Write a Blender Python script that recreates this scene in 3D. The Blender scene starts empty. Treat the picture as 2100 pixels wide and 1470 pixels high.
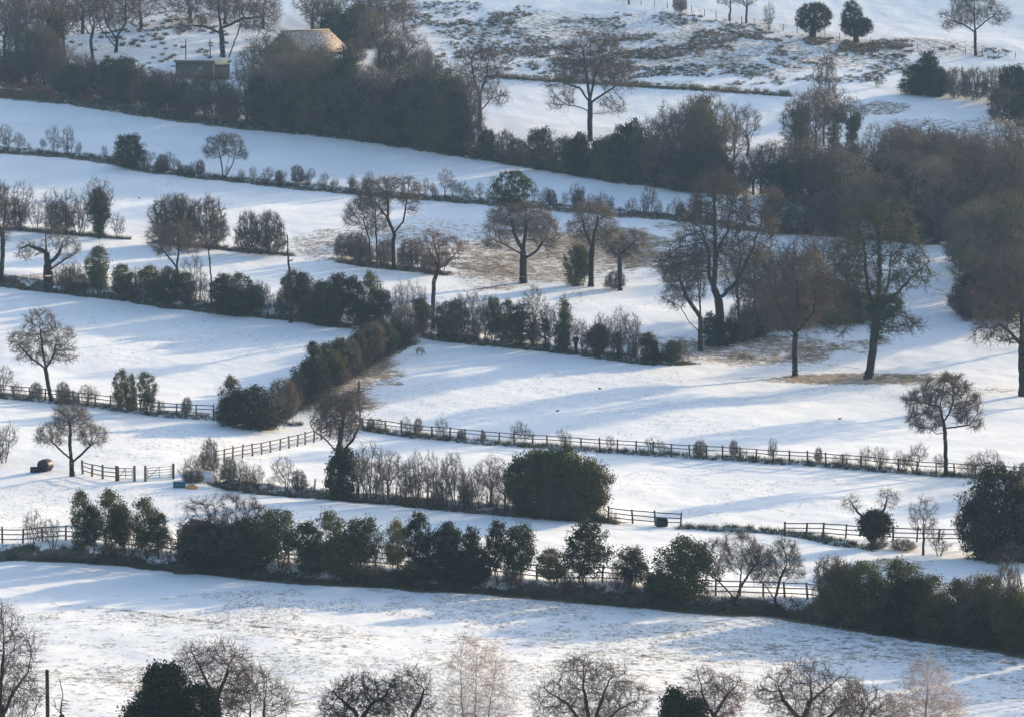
import bpy, math, random
import numpy as np
from mathutils import Vector
R = math.radians
scene = bpy.context.scene
col = scene.collection

# ------------------------------------------------------------------ camera, sky, sun, exposure
F, CX, CY, PITCH, CAMZ = 8400.0, 1050.0, 735.0, 0.115, 60.0
cam = bpy.data.objects.new("camera", bpy.data.cameras.new("camera"))
cam.data.lens = F / 2100.0 * 36.0
cam.data.sensor_width = 36.0
cam.data.clip_start = 1.0
cam.data.clip_end = 6000.0
cam.location = (0, 0, CAMZ)
cam.rotation_euler = (math.pi / 2 - PITCH, 0, 0)
col.objects.link(cam)
scene.camera = cam

SUN_EL, SUN_AZ = R(13.5), R(46.0)           # azimuth measured from the view direction towards the right
world = bpy.data.worlds.new("World")
scene.world = world
world.use_nodes = True
wn = world.node_tree
sky = wn.nodes.new("ShaderNodeTexSky")
sky.sky_type = 'NISHITA'
sky.sun_disc = False
sky.sun_elevation = SUN_EL
sky.sun_rotation = SUN_AZ
sky.ozone_density = 1.3
sky.dust_density = 1.6
wn.links.new(sky.outputs[0], wn.nodes["Background"].inputs[0])
wn.nodes["Background"].inputs[1].default_value = 0.15
sl = bpy.data.lights.new("sun", 'SUN')
sl.energy = 3.5
sl.angle = R(0.8)
sl.color = (1.0, 0.78, 0.48)
sun = bpy.data.objects.new("sun", sl)
sd = Vector((math.cos(SUN_EL) * math.sin(SUN_AZ), math.cos(SUN_EL) * math.cos(SUN_AZ), math.sin(SUN_EL)))
sun.rotation_euler = sd.to_track_quat('Z', 'Y').to_euler()
sun.location = (200, 300, 200)
col.objects.link(sun)
vs = scene.view_settings
vs.view_transform = 'Standard'
vs.look = 'None'
vs.exposure = 1.22
vs.gamma = 1.0
vs.use_curve_mapping = False

# ------------------------------------------------------------------ helpers
def mk(name, V, Fc, mat, parent=None, smooth=False):
    me = bpy.data.meshes.new(name)
    fill(me, V, Fc, smooth)
    me.materials.append(mat)
    o = bpy.data.objects.new(name, me)
    col.objects.link(o)
    if parent is not None:
        o.parent = parent
    return o

def fill(me, V, Fc, smooth=False):
    """V (n,3) array; Fc = (m,k) array or list of such arrays of mixed size"""
    if isinstance(Fc, np.ndarray):
        Fc = [Fc]
    Fc = [f for f in Fc if len(f)]
    idx = np.concatenate([f.ravel() for f in Fc]).astype(np.int32)
    tot = np.concatenate([np.full(len(f), f.shape[1], np.int32) for f in Fc])
    st = np.concatenate([[0], np.cumsum(tot)[:-1]]).astype(np.int32)
    me.vertices.add(len(V))
    me.vertices.foreach_set('co', np.asarray(V, np.float32).ravel())
    me.loops.add(len(idx))
    me.loops.foreach_set('vertex_index', idx)
    me.polygons.add(len(tot))
    me.polygons.foreach_set('loop_start', st)
    try:
        me.polygons.foreach_set('loop_total', tot)
    except Exception:
        pass
    if smooth:
        me.polygons.foreach_set('use_smooth', np.ones(len(tot), bool))
    me.update(calc_edges=True)

def tag(o, label=None, cat=None, group=None, kind=None):
    if label: o['label'] = label
    if cat: o['category'] = cat
    if group: o['group'] = group
    if kind: o['kind'] = kind
    return o

def empty(name, loc, rz=0.0):
    o = bpy.data.objects.new(name, None)
    o.empty_display_size = 0.3
    o.location = loc
    o.rotation_euler = (0, 0, rz)
    col.objects.link(o)
    return o

def box(cx, cy, cz, sx, sy, sz, rz=0.0, taper=1.0):
    """axis box centred cx,cy with base at cz; returns V,F"""
    c, s = math.cos(rz), math.sin(rz)
    V = []
    for z, t in ((0, 1.0), (sz, taper)):
        for ax, ay in ((-1, -1), (1, -1), (1, 1), (-1, 1)):
            x, y = ax * sx / 2 * t, ay * sy / 2 * t
            V.append((cx + x * c - y * s, cy + x * s + y * c, cz + z))
    Fq = [(3, 2, 1, 0), (4, 5, 6, 7), (0, 1, 5, 4), (1, 2, 6, 5), (2, 3, 7, 6), (3, 0, 4, 7)]
    return np.array(V), np.array(Fq)

class MB:
    def __init__(s): s.V, s.F, s.n = [], {}, 0
    def add(s, V, Fq):
        s.V.append(np.asarray(V, float)); s.F.setdefault(Fq.shape[1], []).append(Fq + s.n); s.n += len(V)
    def box(s, *a, **k): s.add(*box(*a, **k)); return s
    def bar(s, a, b, w, h):
        """rectangular bar from a to b, width w, height h"""
        a, b = np.array(a, float), np.array(b, float)
        d = b - a; d /= np.linalg.norm(d)
        side = np.cross(d, (0, 0, 1)); side /= np.linalg.norm(side) + 1e-9
        up = np.cross(side, d)
        V = [p + side * w / 2 * i + up * h / 2 * j for p in (a, b) for i, j in ((-1, -1), (1, -1), (1, 1), (-1, 1))]
        s.add(np.array(V), np.array([(3, 2, 1, 0), (4, 5, 6, 7), (0, 1, 5, 4), (1, 2, 6, 5), (2, 3, 7, 6), (3, 0, 4, 7)]))
        return s
    def tubes(s, A, B, ra, rb, sides=5):
        V, Fq = tubes(A, B, ra, rb, sides); s.add(V, Fq); return s
    def arr(s):
        return np.concatenate(s.V), [np.concatenate(f) for f in s.F.values()]
    def build(s, name, mat, parent=None, smooth=False):
        V, Fq = s.arr(); return mk(name, V, Fq, mat, parent, smooth)

def frames(D):
    D = D / (np.linalg.norm(D, axis=1, keepdims=True) + 1e-9)
    ref = np.where(np.abs(D[:, 2:3]) > 0.9, np.array([[1.0, 0.15, 0]]), np.array([[0, 0.1, 1.0]]))
    U = np.cross(D, ref); U /= np.linalg.norm(U, axis=1, keepdims=True)
    W = np.cross(D, U)
    return U, W

def tubes(A, B, ra, rb, sides):
    n = len(A)
    U, W = frames(B - A)
    th = np.arange(sides) * 2 * np.pi / sides
    c = np.cos(th)[None, :, None]; s_ = np.sin(th)[None, :, None]
    ring = U[:, None] * c + W[:, None] * s_
    Va = A[:, None] + ring * np.asarray(ra)[:, None, None]
    Vb = B[:, None] + ring * np.asarray(rb)[:, None, None]
    V = np.concatenate([Va, Vb], 1).reshape(-1, 3)
    k = np.arange(sides); k2 = (k + 1) % sides
    q = np.stack([k, k2, k2 + sides, k + sides], 1)
    Fq = (q[None] + (np.arange(n) * 2 * sides)[:, None, None]).reshape(-1, 4)
    return V, Fq

def cones(A, B, r):
    """3-sided twigs coming to a point"""
    n = len(A)
    U, W = frames(B - A)
    th = np.arange(3) * 2 * np.pi / 3
    ring = U[:, None] * np.cos(th)[None, :, None] + W[:, None] * np.sin(th)[None, :, None]
    Va = A[:, None] + ring * np.asarray(r)[:, None, None]
    V = np.concatenate([Va, B[:, None]], 1).reshape(-1, 3)
    t = np.array([(0, 1, 3), (1, 2, 3), (2, 0, 3)])
    Ft = (t[None] + (np.arange(n) * 4)[:, None, None]).reshape(-1, 3)
    return V, Ft

# ------------------------------------------------------------------ materials
def nodes(name):
    m = bpy.data.materials.new(name)
    m.use_nodes = True
    nt = m.node_tree
    return m, nt, nt.nodes["Principled BSDF"]

def noise(nt, scale, detail=4, rough=0.6, coord='Object', vec=None):
    n = nt.nodes.new("ShaderNodeTexNoise")
    n.inputs['Scale'].default_value = scale
    n.inputs['Detail'].default_value = detail
    n.inputs['Roughness'].default_value = rough
    if vec is None:
        tc = nt.nodes.new("ShaderNodeTexCoord"); vec = tc.outputs[coord]
    nt.links.new(vec, n.inputs['Vector'])
    return n

def ramp(nt, src, stops):
    r = nt.nodes.new("ShaderNodeValToRGB")
    e = r.color_ramp.elements
    while len(e) < len(stops): e.new(0.5)
    for i, (p, c) in enumerate(stops):
        e[i].position = p; e[i].color = (*c, 1)
    nt.links.new(src, r.inputs[0])
    return r

def mat_var(name, c1, c2, scale, rough=0.9, c3=None, bump=0.0, rnd=0.35, trans=0.0):
    """two tone surface varied by noise and, per object, in brightness"""
    m, nt, b = nodes(name)
    n = noise(nt, scale)
    r = ramp(nt, n.outputs['Fac'], [(0.32, c1), (0.66, c2)] if c3 is None else [(0.3, c1), (0.5, c2), (0.68, c3)])
    oi = nt.nodes.new("ShaderNodeObjectInfo")
    mr = nt.nodes.new("ShaderNodeMapRange")
    mr.inputs['To Min'].default_value = 1 - rnd; mr.inputs['To Max'].default_value = 1 + rnd
    nt.links.new(oi.outputs['Random'], mr.inputs['Value'])
    hs = nt.nodes.new("ShaderNodeHueSaturation")
    nt.links.new(mr.outputs[0], hs.inputs['Value'])
    nt.links.new(r.outputs[0], hs.inputs['Color'])
    nt.links.new(hs.outputs[0], b.inputs['Base Color'])
    b.inputs['Roughness'].default_value = rough
    b.inputs['Specular IOR Level'].default_value = 0.15
    if bump:
        bn = nt.nodes.new("ShaderNodeBump"); bn.inputs['Strength'].default_value = bump; bn.inputs['Distance'].default_value = 0.05
        n2 = noise(nt, scale * 6)
        nt.links.new(n2.outputs['Fac'], bn.inputs['Height']); nt.links.new(bn.outputs[0], b.inputs['Normal'])
    if trans:
        tr = nt.nodes.new("ShaderNodeBsdfTranslucent")
        nt.links.new(hs.outputs[0], tr.inputs['Color'])
        mx = nt.nodes.new("ShaderNodeMixShader"); mx.inputs[0].default_value = trans
        nt.links.new(b.outputs[0], mx.inputs[1]); nt.links.new(tr.outputs[0], mx.inputs[2])
        nt.links.new(mx.outputs[0], nt.nodes['Material Output'].inputs['Surface'])
    return m

M = {
    'bark':   mat_var('bark', (0.013, 0.011, 0.009), (0.038, 0.032, 0.026), 1.6, bump=.5),
    'twig':   mat_var('twig', (0.072, 0.057, 0.043), (0.132, 0.105, 0.080), .5),
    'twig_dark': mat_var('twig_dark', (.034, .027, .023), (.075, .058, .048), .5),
    'twig_brown': mat_var('twig_brown', (0.068, 0.050, 0.040), (0.120, 0.090, 0.072), .4),
    'twig_red': mat_var('twig_red', (0.083, 0.044, 0.036), (0.147, 0.083, 0.062), .5),
    'twig_pale': mat_var('twig_pale', (.25, .18, .145), (.38, .29, .235), .5),
    'birch_bark': mat_var('birch_bark', (.20, .16, .14), (.42, .36, .32), 2.2),
    'twig_green': mat_var('twig_green', (0.051, 0.053, 0.027), (0.106, 0.101, 0.050), .5),
    'holly':  mat_var('holly', (0.019, 0.030, 0.007), (0.058, 0.071, 0.017), 1.1, rough=.55, c3=(0.108, 0.095, 0.026), trans=.32),
    'dark_leaf': mat_var('dark_leaf', (0.009, 0.015, 0.005), (0.030, 0.037, 0.010), .9, rough=.6, trans=.22),
    'ivy':    mat_var('ivy', (0.017, 0.030, 0.007), (0.050, 0.068, 0.016), 1.3, rough=.5, trans=.28),
    'olive_leaf': mat_var('olive_leaf', (0.047, 0.049, 0.014), (0.135, 0.120, 0.035), .9, rough=.6, trans=.35),
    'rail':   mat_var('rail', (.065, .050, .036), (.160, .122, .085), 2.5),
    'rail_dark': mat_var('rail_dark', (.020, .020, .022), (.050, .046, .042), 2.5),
    'straw':  mat_var('straw', (.17, .12, .060), (.40, .30, .16), 1.2, rnd=.2),
    'rush':   mat_var('rush', (0.076, 0.061, 0.036), (0.243, 0.175, 0.091), .25),
    'bracken': mat_var('bracken', (.16, .07, .035), (.32, .15, .075), .5),
    'green_grass': mat_var('green_grass', (0.018, 0.024, 0.008), (0.078, 0.072, 0.024), .35),
    'wool':   mat_var('wool', (.20, .185, .17), (.34, .31, .28), 6),
    'wool_dark': mat_var('wool_dark', (.02, .018, .016), (.05, .045, .04), 6),
    'black':  mat_var('black', (.008, .008, .010), (.022, .020, .022), 3, rough=.45),
    'blue_plastic': mat_var('blue_plastic', (0.009, 0.060, 0.078), (0.018, 0.102, 0.120), 3, rough=.5),
    'metal':  mat_var('metal', (.16, .17, .18), (.30, .31, .33), 3, rough=.45),
    'stone':  mat_var('stone', (.13, .11, .09), (.28, .24, .19), 2.5),
    'wood_wall': mat_var('wood_wall', (0.063, 0.054, 0.043), (0.162, 0.135, 0.099), 3),
    'cream':  mat_var('cream', (.66, .52, .32), (.80, .66, .44), 2, rnd=.02),
    'orange': mat_var('orange', (.45, .22, .06), (.60, .33, .11), 2, rnd=.02),
    'snow_lump': mat_var('snow_lump', (.80, .82, .86), (.88, .89, .91), 2, rough=.7, rnd=.02),
}

def mat_roof():
    m, nt, b = nodes('snowy_tiles')
    n = noise(nt, 3.2, 5)
    r = ramp(nt, n.outputs['Fac'], [(0.40, (.20, .125, .080)), (0.52, (.36, .26, .18)), (0.66, (.72, .66, .60))])
    nt.links.new(r.outputs[0], b.inputs['Base Color'])
    b.inputs['Roughness'].default_value = .85
    return m
M['roof'] = mat_roof()

def mat_ground():
    m, nt, b = nodes('snowy_pasture')
    L = nt.links
    tc = nt.nodes.new("ShaderNodeTexCoord")
    at_ = nt.nodes.new("ShaderNodeAttribute"); at_.attribute_name = 'grass'
    dr = nt.nodes.new("ShaderNodeAttribute"); dr.attribute_name = 'dry'
    def math_(op, a, b_):
        n = nt.nodes.new("ShaderNodeMath"); n.operation = op
        for i, v in enumerate((a, b_)):
            if isinstance(v, (int, float)): n.inputs[i].default_value = v
            else: L.new(v, n.inputs[i])
        return n.outputs[0]
    n1 = noise(nt, 1.1, 8, .68, vec=tc.outputs['Object'])
    n2 = noise(nt, .09, 4, .55, vec=tc.outputs['Object'])
    n3 = noise(nt, 3.0, 5, .7, vec=tc.outputs['Object'])
    g = math_('ADD', at_.outputs['Fac'], math_('MULTIPLY', math_('SUBTRACT', n2.outputs['Fac'], .5), .55))
    thr = math_('SUBTRACT', .685, math_('MULTIPLY', g, .28))
    nn = math_('ADD', math_('MULTIPLY', n1.outputs['Fac'], .6), math_('MULTIPLY', n3.outputs['Fac'], .4))
    cov = math_('MULTIPLY', math_('SUBTRACT', nn, thr), 9.0)
    cl = nt.nodes.new("ShaderNodeClamp"); L.new(cov, cl.inputs[0]); cl.inputs['Max'].default_value = .96
    snow = ramp(nt, n2.outputs['Fac'], [(0.3, (.70, .71, .73)), (0.7, (.82, .82, .82))])
    gr = ramp(nt, n3.outputs['Fac'], [(0.3, (.022, .023, .011)), (0.5, (.060, .052, .027)), (0.7, (.12, .095, .052))])
    dy = ramp(nt, n3.outputs['Fac'], [(0.3, (.11, .070, .036)), (0.5, (.22, .15, .085)), (0.7, (.33, .24, .15))])
    mx = nt.nodes.new("ShaderNodeMix"); mx.data_type = 'RGBA'
    L.new(dr.outputs['Fac'], mx.inputs[0]); L.new(gr.outputs[0], mx.inputs[6]); L.new(dy.outputs[0], mx.inputs[7])
    mm = nt.nodes.new("ShaderNodeMix"); mm.data_type = 'RGBA'
    L.new(cl.outputs[0], mm.inputs[0]); L.new(snow.outputs[0], mm.inputs[6]); L.new(mx.outputs[2], mm.inputs[7])
    L.new(mm.outputs[2], b.inputs['Base Color'])
    b.inputs['Roughness'].default_value = .75
    b.inputs['Specular IOR Level'].default_value = .2
    bn = nt.nodes.new("ShaderNodeBump"); bn.inputs['Strength'].default_value = .55; bn.inputs['Distance'].default_value = .15
    n4 = noise(nt, .8, 6, .62, vec=tc.outputs['Object'])
    L.new(n4.outputs['Fac'], bn.inputs['Height']); L.new(bn.outputs[0], b.inputs['Normal'])
    return m
M['ground'] = mat_ground()

# ------------------------------------------------------------------ the terrain
PY = np.array([-400, 0, 60, 100, 150, 190, 227, 265.5, 338.5, 400, 455.7, 509.5, 607.5, 699.5, 764, 860, 960, 1100, 1500, 2600.])
PZ = np.array([-4, -3, -19, -33, -45.5, -51, -53.4, -54.6, -55.6, -55.7, -54.4, -50.6, -41.9, -26.7, -12.4, 9, 22, 27, 27, 20.])
_s = np.diff(PZ) / np.diff(PY)
_m = np.concatenate([[_s[0]], (_s[:-1] + _s[1:]) / 2, [_s[-1]]])
_m[0:1] = 0

def profile(y):
    i = np.clip(np.searchsorted(PY, y) - 1, 0, len(PY) - 2)
    h = PY[i + 1] - PY[i]; t = np.clip((y - PY[i]) / h, 0, 1)
    t2, t3 = t * t, t * t * t
    return (2*t3 - 3*t2 + 1) * PZ[i] + (t3 - 2*t2 + t) * h * _m[i] + (-2*t3 + 3*t2) * PZ[i+1] + (t3 - t2) * h * _m[i+1]

_rng = np.random.RandomState(11)
_LAT = _rng.rand(64, 64)
def vnoise(x, y, s):
    x = x / s + 100.3; y = y / s + 57.7
    xi = np.floor(x).astype(int); yi = np.floor(y).astype(int)
    fx = x - xi; fy = y - yi
    fx = fx*fx*(3-2*fx); fy = fy*fy*(3-2*fy)
    g = lambda a, b: _LAT[a % 64, b % 64]
    return (g(xi, yi)*(1-fx) + g(xi+1, yi)*fx)*(1-fy) + (g(xi, yi+1)*(1-fx) + g(xi+1, yi+1)*fx)*fy - .5

BANKS = []      # (P (n,2), height, front width, decay behind, end fade)
def ground_base(x, y):
    z = profile(y) - .018 * np.clip(x, -160, 160) * np.clip((y - 150) / 150, 0, 1) * np.clip((1400 - y) / 500, 0, 1)
    w = np.clip((y - 180) / 80, 0, 1)
    z = z + w * (1.5 * vnoise(x, y * .8, 46) + .75 * vnoise(x + 31, y, 17) + .13 * vnoise(x, y + 9, 3.2) + .05 * vnoise(x + 5, y, 1.3))
    return z + CAMZ

def polydist(x, y, P):
    """distance, signed side (+ is behind the line as seen by the camera), parameter 0..1"""
    best = np.full(x.shape, 1e9); side = np.zeros(x.shape); par = np.zeros(x.shape)
    seg = np.diff(P, axis=0); L = np.linalg.norm(seg, axis=1); cum = np.concatenate([[0], np.cumsum(L)]); tot = cum[-1]
    for i in range(len(seg)):
        dx, dy = x - P[i, 0], y - P[i, 1]
        t = np.clip((dx * seg[i, 0] + dy * seg[i, 1]) / L[i] ** 2, 0, 1)
        ex, ey = dx - t * seg[i, 0], dy - t * seg[i, 1]
        d = np.hypot(ex, ey)
        m_ = d < best
        best = np.where(m_, d, best)
        cr = np.sign(seg[i, 0] * dy - seg[i, 1] * dx)
        side = np.where(m_, cr, side); par = np.where(m_, (cum[i] + t * L[i]), par)
    return best, side, par, tot

def bank_z(x, y):
    z = np.zeros(x.shape)
    for P, h, fw, back, fade in BANKS:
        m_ = (y > P[:, 1].min() - 25) & (y < P[:, 1].max() + 40) & (x > P[:, 0].min() - 12) & (x < P[:, 0].max() + 12)
        if not m_.any(): continue
        d, s, par, tot = polydist(x[m_], y[m_], P)
        sd_ = d * s
        t = np.clip((sd_ + fw) / fw, 0, 1); t = t*t*(3-2*t)
        prof = np.where(sd_ < 0, t, np.exp(-(sd_ / back) ** 2 * .8))
        e = np.clip(np.minimum(par, tot - par) / fade, 0, 1)
        e = np.where(d > 6 + 0*d, e, e)
        var = .8 + .5 * vnoise(x[m_], y[m_], 5)
        z[m_] = np.maximum(z[m_], h * prof * e * var)
    return z

def ground(x, y):
    x = np.atleast_1d(np.asarray(x, float)); y = np.atleast_1d(np.asarray(y, float))
    return ground_base(x, y) + bank_z(x, y)

CP, SP = math.cos(PITCH), math.sin(PITCH)
def at(px, py, g=None):
    """where the line of sight through a photograph pixel meets the ground"""
    g = g or ground
    u, v = (px - CX) / F, (CY - py) / F
    d = np.array([u, CP + v * SP, -SP + v * CP])
    t = np.arange(215., 1300., 1.0)
    hz = CAMZ + t * d[2] - g(t * d[0], t * d[1])
    k = np.argmax(hz < 0)
    if not (hz < 0).any(): k = len(t) - 1
    t = np.linspace(t[max(k - 1, 0)], t[k], 21)
    hz = CAMZ + t * d[2] - g(t * d[0], t * d[1])
    k = np.argmax(hz < 0) if (hz < 0).any() else 20
    p = d * t[k]
    return np.array([p[0], p[1], float(np.atleast_1d(g(p[0], p[1]))[0])]), float(t[k])

def pxof(x, y, z):
    dy, dz = y, z - CAMZ
    dep = dy * CP - dz * SP; up = dy * SP + dz * CP
    return CX + F * x / dep, CY - F * up / dep

def dense(pts, step=40):
    out = []
    for (a, b), (c, d) in zip(pts[:-1], pts[1:]):
        n = max(1, int(abs(c - a) / step))
        for i in range(n): out.append((a + (c-a)*i/n, b + (d-b)*i/n))
    out.append(pts[-1]); return out

L_B = [(-400, 1104), (0, 1136), (200, 1143), (400, 1165), (700, 1192), (1000, 1208), (1250, 1228), (1450, 1247), (1600, 1254), (1700, 1270), (1900, 1302), (2100, 1330), (2500, 1385)]
L_C = [(440, 990), (520, 1008), (700, 1022), (1050, 1052), (1270, 1070)]
L_C2 = [(1390, 1082), (1560, 1090), (1640, 1098), (1700, 1112), (1790, 1128)]
L_D = [(740, 880), (850, 895), (1050, 913), (1250, 926), (1400, 936), (1650, 952), (1900, 972), (2100, 984), (2400, 1005)]
L_E = [(-300, 790), (0, 814), (200, 834), (330, 852), (450, 860), (620, 872)]
L_F = [(-400, 545), (0, 580), (200, 603), (430, 634), (600, 650), (720, 670)]
L_F2 = [(860, 690), (1000, 704), (1200, 726), (1330, 744), (1420, 744)]
L_G1 = [(-300, 452), (0, 470), (120, 478), (265, 492)]
L_G2 = [(310, 498), (430, 508), (600, 524)]
L_G3 = [(700, 535), (800, 549), (920, 562)]
L_H = [(-300, 296), (0, 310), (100, 318), (200, 326), (300, 348), (400, 362), (600, 383), (800, 403), (1000, 416), (1200, 433), (1400, 449), (1530, 470), (1700, 482), (1930, 500)]
L_I = [(-300, 170), (0, 195), (150, 208), (350, 240), (500, 258), (700, 277), (850, 298), (1000, 322), (1200, 356), (1300, 372), (1500, 396)]
L_J = [(1000, 158), (1200, 170), (1400, 182), (1620, 196)]
L_K = [(545, 880), (600, 845), (660, 812), (720, 770), (780, 735), (845, 700)]
def wpoly(pts, g): return np.array([at(a, b, g)[0][:2] for a, b in dense(pts)])
_bk = []
for L_, h, fw, back, fade in ((L_B, 1.5, 1.7, 8, 3), (L_C, .85, 1.1, 6, 3), (L_C2, .35, .6, 3, 4), (L_D, .3, .8, 4, 4), (L_E, .3, .8, 4, 4), (L_F, 1.35, 1.6, 8, 4), (L_F2, .6, 1.0, 5, 3),
                              (L_G1, .35, .8, 4, 4), (L_G2, .35, .8, 4, 4), (L_G3, .4, 1., 4, 5), (L_H, .65, 1.2, 5, 4), (L_I, .6, 1.4, 6, 4)):
    _bk.append((wpoly(L_, ground_base), h, fw, back, fade))
BANKS.extend(_bk)

def build_ground():
    a = np.concatenate([np.linspace(-300, 225, 26), np.arange(226, 560, .42), np.arange(560, 790, .6), np.linspace(795, 1000, 30), np.linspace(1020, 2500, 30)])
    u = np.concatenate([np.linspace(-9, -1.5, 16)[:-1], np.linspace(-1.5, -1.07, 26)[:-1], np.linspace(-1.07, 1.07, 620), np.linspace(1.07, 1.5, 26)[1:], np.linspace(1.5, 9, 16)[1:]])
    U, Y = np.meshgrid(u, a)
    X = U * .125 * np.maximum(Y, 150)
    Z = ground(X.ravel(), Y.ravel())
    x, y = X.ravel(), Y.ravel()
    nr, nc = X.shape
    k = np.arange((nr - 1) * (nc - 1)); r, c = k // (nc - 1), k % (nc - 1); i = r * nc + c
    Fq = np.stack([i, i + 1, i + nc + 1, i + nc], 1)
    o = mk('ground', np.stack([x, y, Z], 1), Fq, M['ground'], smooth=True)
    tag(o, kind='structure')
    px, py = pxof(x, np.maximum(y, 100), Z)
    g = np.full(x.shape, .28); dry = np.full(x.shape, .15)
    g += .31 * np.clip((py - 1200) / 110, 0, 1)                       # thin snow over turf in the nearest field
    def zone(cx, cy, rx, ry, w, d=None):
        q = ((px - cx) / rx) ** 2 + ((py - cy) / ry) ** 2
        q = q * (1 + 1.2 * vnoise(x, y, 9) + .8 * vnoise(x, y, 3))
        k_ = np.clip(1.25 - q, 0, 1); k_ = k_*k_*(3-2*k_)
        g[:] = np.maximum(g, w * k_) if w > 0 else g + w * k_
        if d is not None: dry[:] = dry * (1 - k_) + d * k_
    zone(120, 1050, 330, 85, .44)
    zone(330, 915, 260, 45, .36)
    zone(1150, 525, 330, 72, .95, 1.0); zone(760, 505, 230, 44, .75, .9); zone(1450, 540, 220, 60, .85, .9); zone(880, 474, 190, 26, .7, .9)
    zone(1560, 520, 160, 45, .5, .6)
    zone(1540, 715, 230, 34, .95, 1.0); zone(1750, 776, 230, 15, 1.1, 1.0); zone(1680, 740, 240, 34, .5, 1.); zone(1500, 740, 120, 12, .7, 1.0); zone(2000, 800, 150, 8, .8, 1.)
    zone(700, 800, 80, 66, 1.0, 1.0); zone(770, 745, 66, 45, .95, 1.0); zone(640, 830, 60, 30, .9, .9); zone(820, 700, 40, 20, .7, .7)
    zone(1200, 60, 400, 50, .74, .75); zone(1480, 105, 440, 64, .80, .8); zone(1150, 120, 300, 46, .72, .8); zone(1900, 105, 200, 18, .8, .9)
    zone(950, 25, 150, 22, .6, .4); zone(1750, 90, 260, 14, .85, .8); zone(1050, 165, 160, 16, .7, .6)
    zone(60, 190, 150, 22, .7, .8); zone(170, 200, 130, 18, .6, .5); zone(430, 55, 200, 50, .40, .2); zone(200, 90, 200, 40, .6, .6)
    zone(1800, 225, 90, 14, .9, .6); zone(1950, 265, 200, 30, .7, .6); zone(2000, 210, 150, 15, .45, .3)
    zone(1680, 1180, 150, 50, .45, .8); zone(1830, 1160, 90, 14, .6, 1.)
    zone(1500, 300, 90, 50, .4); zone(1900, 600, 90, 45, .55, .4); zone(60, 570, 130, 9, .9, 1.0)
    for L_, lo, hi, w, d_ in ((L_B, -2.1, .8, 1.35, .0), (L_C, -1.2, .9, 1.15, .3), (L_C2, -.9, .6, .85, .3), (L_D, -.9, .8, .80, .6), (L_E, -.8, .8, .7, .5),
                         (L_F, -1.6, .8, 1.2, .15), (L_F2, -1.2, .8, 1.1, .2), (L_G1, -1., .8, 1.1, .2), (L_G2, -1., .8, 1.1, .5), (L_G3, -1.3, 2.0, 1.1, .6),
                         (L_H, -1.5, .9, 1.15, .35), (L_I, -2.2, 4.0, 1.1, .2), (L_J, -1., 1., 1.2, .2), (L_K, -1.2, 1.2, 1.1, .5)):
        P = wpoly(L_, ground)
        m_ = np.where((y > P[:, 1].min() - 8) & (y < P[:, 1].max() + 8) & (x > P[:, 0].min() - 4) & (x < P[:, 0].max() + 4))[0]
        d, s, par, tot = polydist(x[m_], y[m_], P)
        q = d * s + 1.1 * vnoise(x[m_], y[m_], 2.2)
        k_ = np.clip(np.minimum(q - lo, hi - q) / .5, 0, 1)
        g[m_] = np.maximum(g[m_], w * k_); dry[m_] = dry[m_] * (1 - k_) + d_ * k_
    # paths trodden by stock and a tractor, showing turf through the snow
    for L_, wd, w in (([(752, 866), (770, 800), (800, 745), (845, 712)], .28, .62), ([(775, 862), (792, 800), (820, 750), (860, 716)], .28, .55), ([(300, 996), (200, 1010), (60, 1030), (-60, 1060)], .3, .6), ([(310, 1004), (210, 1018), (70, 1042), (-60, 1075)], .3, .55),
                      ([(0, 640), (180, 660), (400, 700), (600, 720)], .22, .5), ([(900, 770), (1150, 800), (1500, 800), (1900, 850)], .22, .48), ([(0, 350), (250, 380), (600, 420), (900, 440)], .25, .5), ([(100, 230), (400, 290), (800, 330), (1250, 385)], .25, .48),
                      ([(1270, 1078), (1380, 1100), (1560, 1120), (1700, 1150)], .3, .6), ([(1300, 960), (1500, 985), (1800, 1000), (2050, 1030)], .22, .5), ([(120, 1240), (600, 1290), (1200, 1330), (1900, 1400)], .3, .8)):
        P = wpoly(L_, ground)
        m_ = np.where((y > P[:, 1].min() - 3) & (y < P[:, 1].max() + 3) & (x > P[:, 0].min() - 3) & (x < P[:, 0].max() + 3))[0]
        d, s_, par, tot = polydist(x[m_] + 1.5 * vnoise(x[m_], y[m_], 7), y[m_] + 1.5 * vnoise(y[m_], x[m_], 7), P)
        k_ = np.clip(1.6 - d / wd, 0, 1) * np.clip(.75 + 1.6 * vnoise(x[m_], y[m_], 5), 0, 1)
        g[m_] = np.maximum(g[m_], g[m_] * (1 - k_) + w * k_)
    g += .22 * np.clip(vnoise(x, y * .5, 13) + .6 * vnoise(x, y, 4) , 0, 1)
    me = o.data
    for nm, arr in (('grass', g), ('dry', dry)):
        at_ = me.attributes.new(nm, 'FLOAT', 'POINT'); at_.data.foreach_set('value', arr.astype(np.float32))
    return o
build_ground()

# ------------------------------------------------------------------ growing trees
def sample_blobs(blobs, n, rng, shell=.5, clump=0.0):
    w = np.array([b[3] * b[4] * b[5] for b in blobs]) ** .75; w /= w.sum()
    k = rng.choice(len(blobs), n, p=w)
    B = np.array(blobs)[k]
    d = rng.normal(size=(n, 3)); d /= np.linalg.norm(d, axis=1, keepdims=True)
    r = rng.rand(n) ** (1 / 3 * (1 - shell) + .12 * shell)
    P = B[:, :3] + d * r[:, None] * B[:, 3:6]
    if clump > 0:
        m = max(6, n // 14)
        C = P[rng.choice(n, m, replace=False)]
        near = np.argmin(((P[:, None] - C[None]) ** 2).sum(2), 1)
        P = P * (1 - clump) + C[near] * clump
    P[:, 2] = np.maximum(P[:, 2], .15)
    return P

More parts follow.
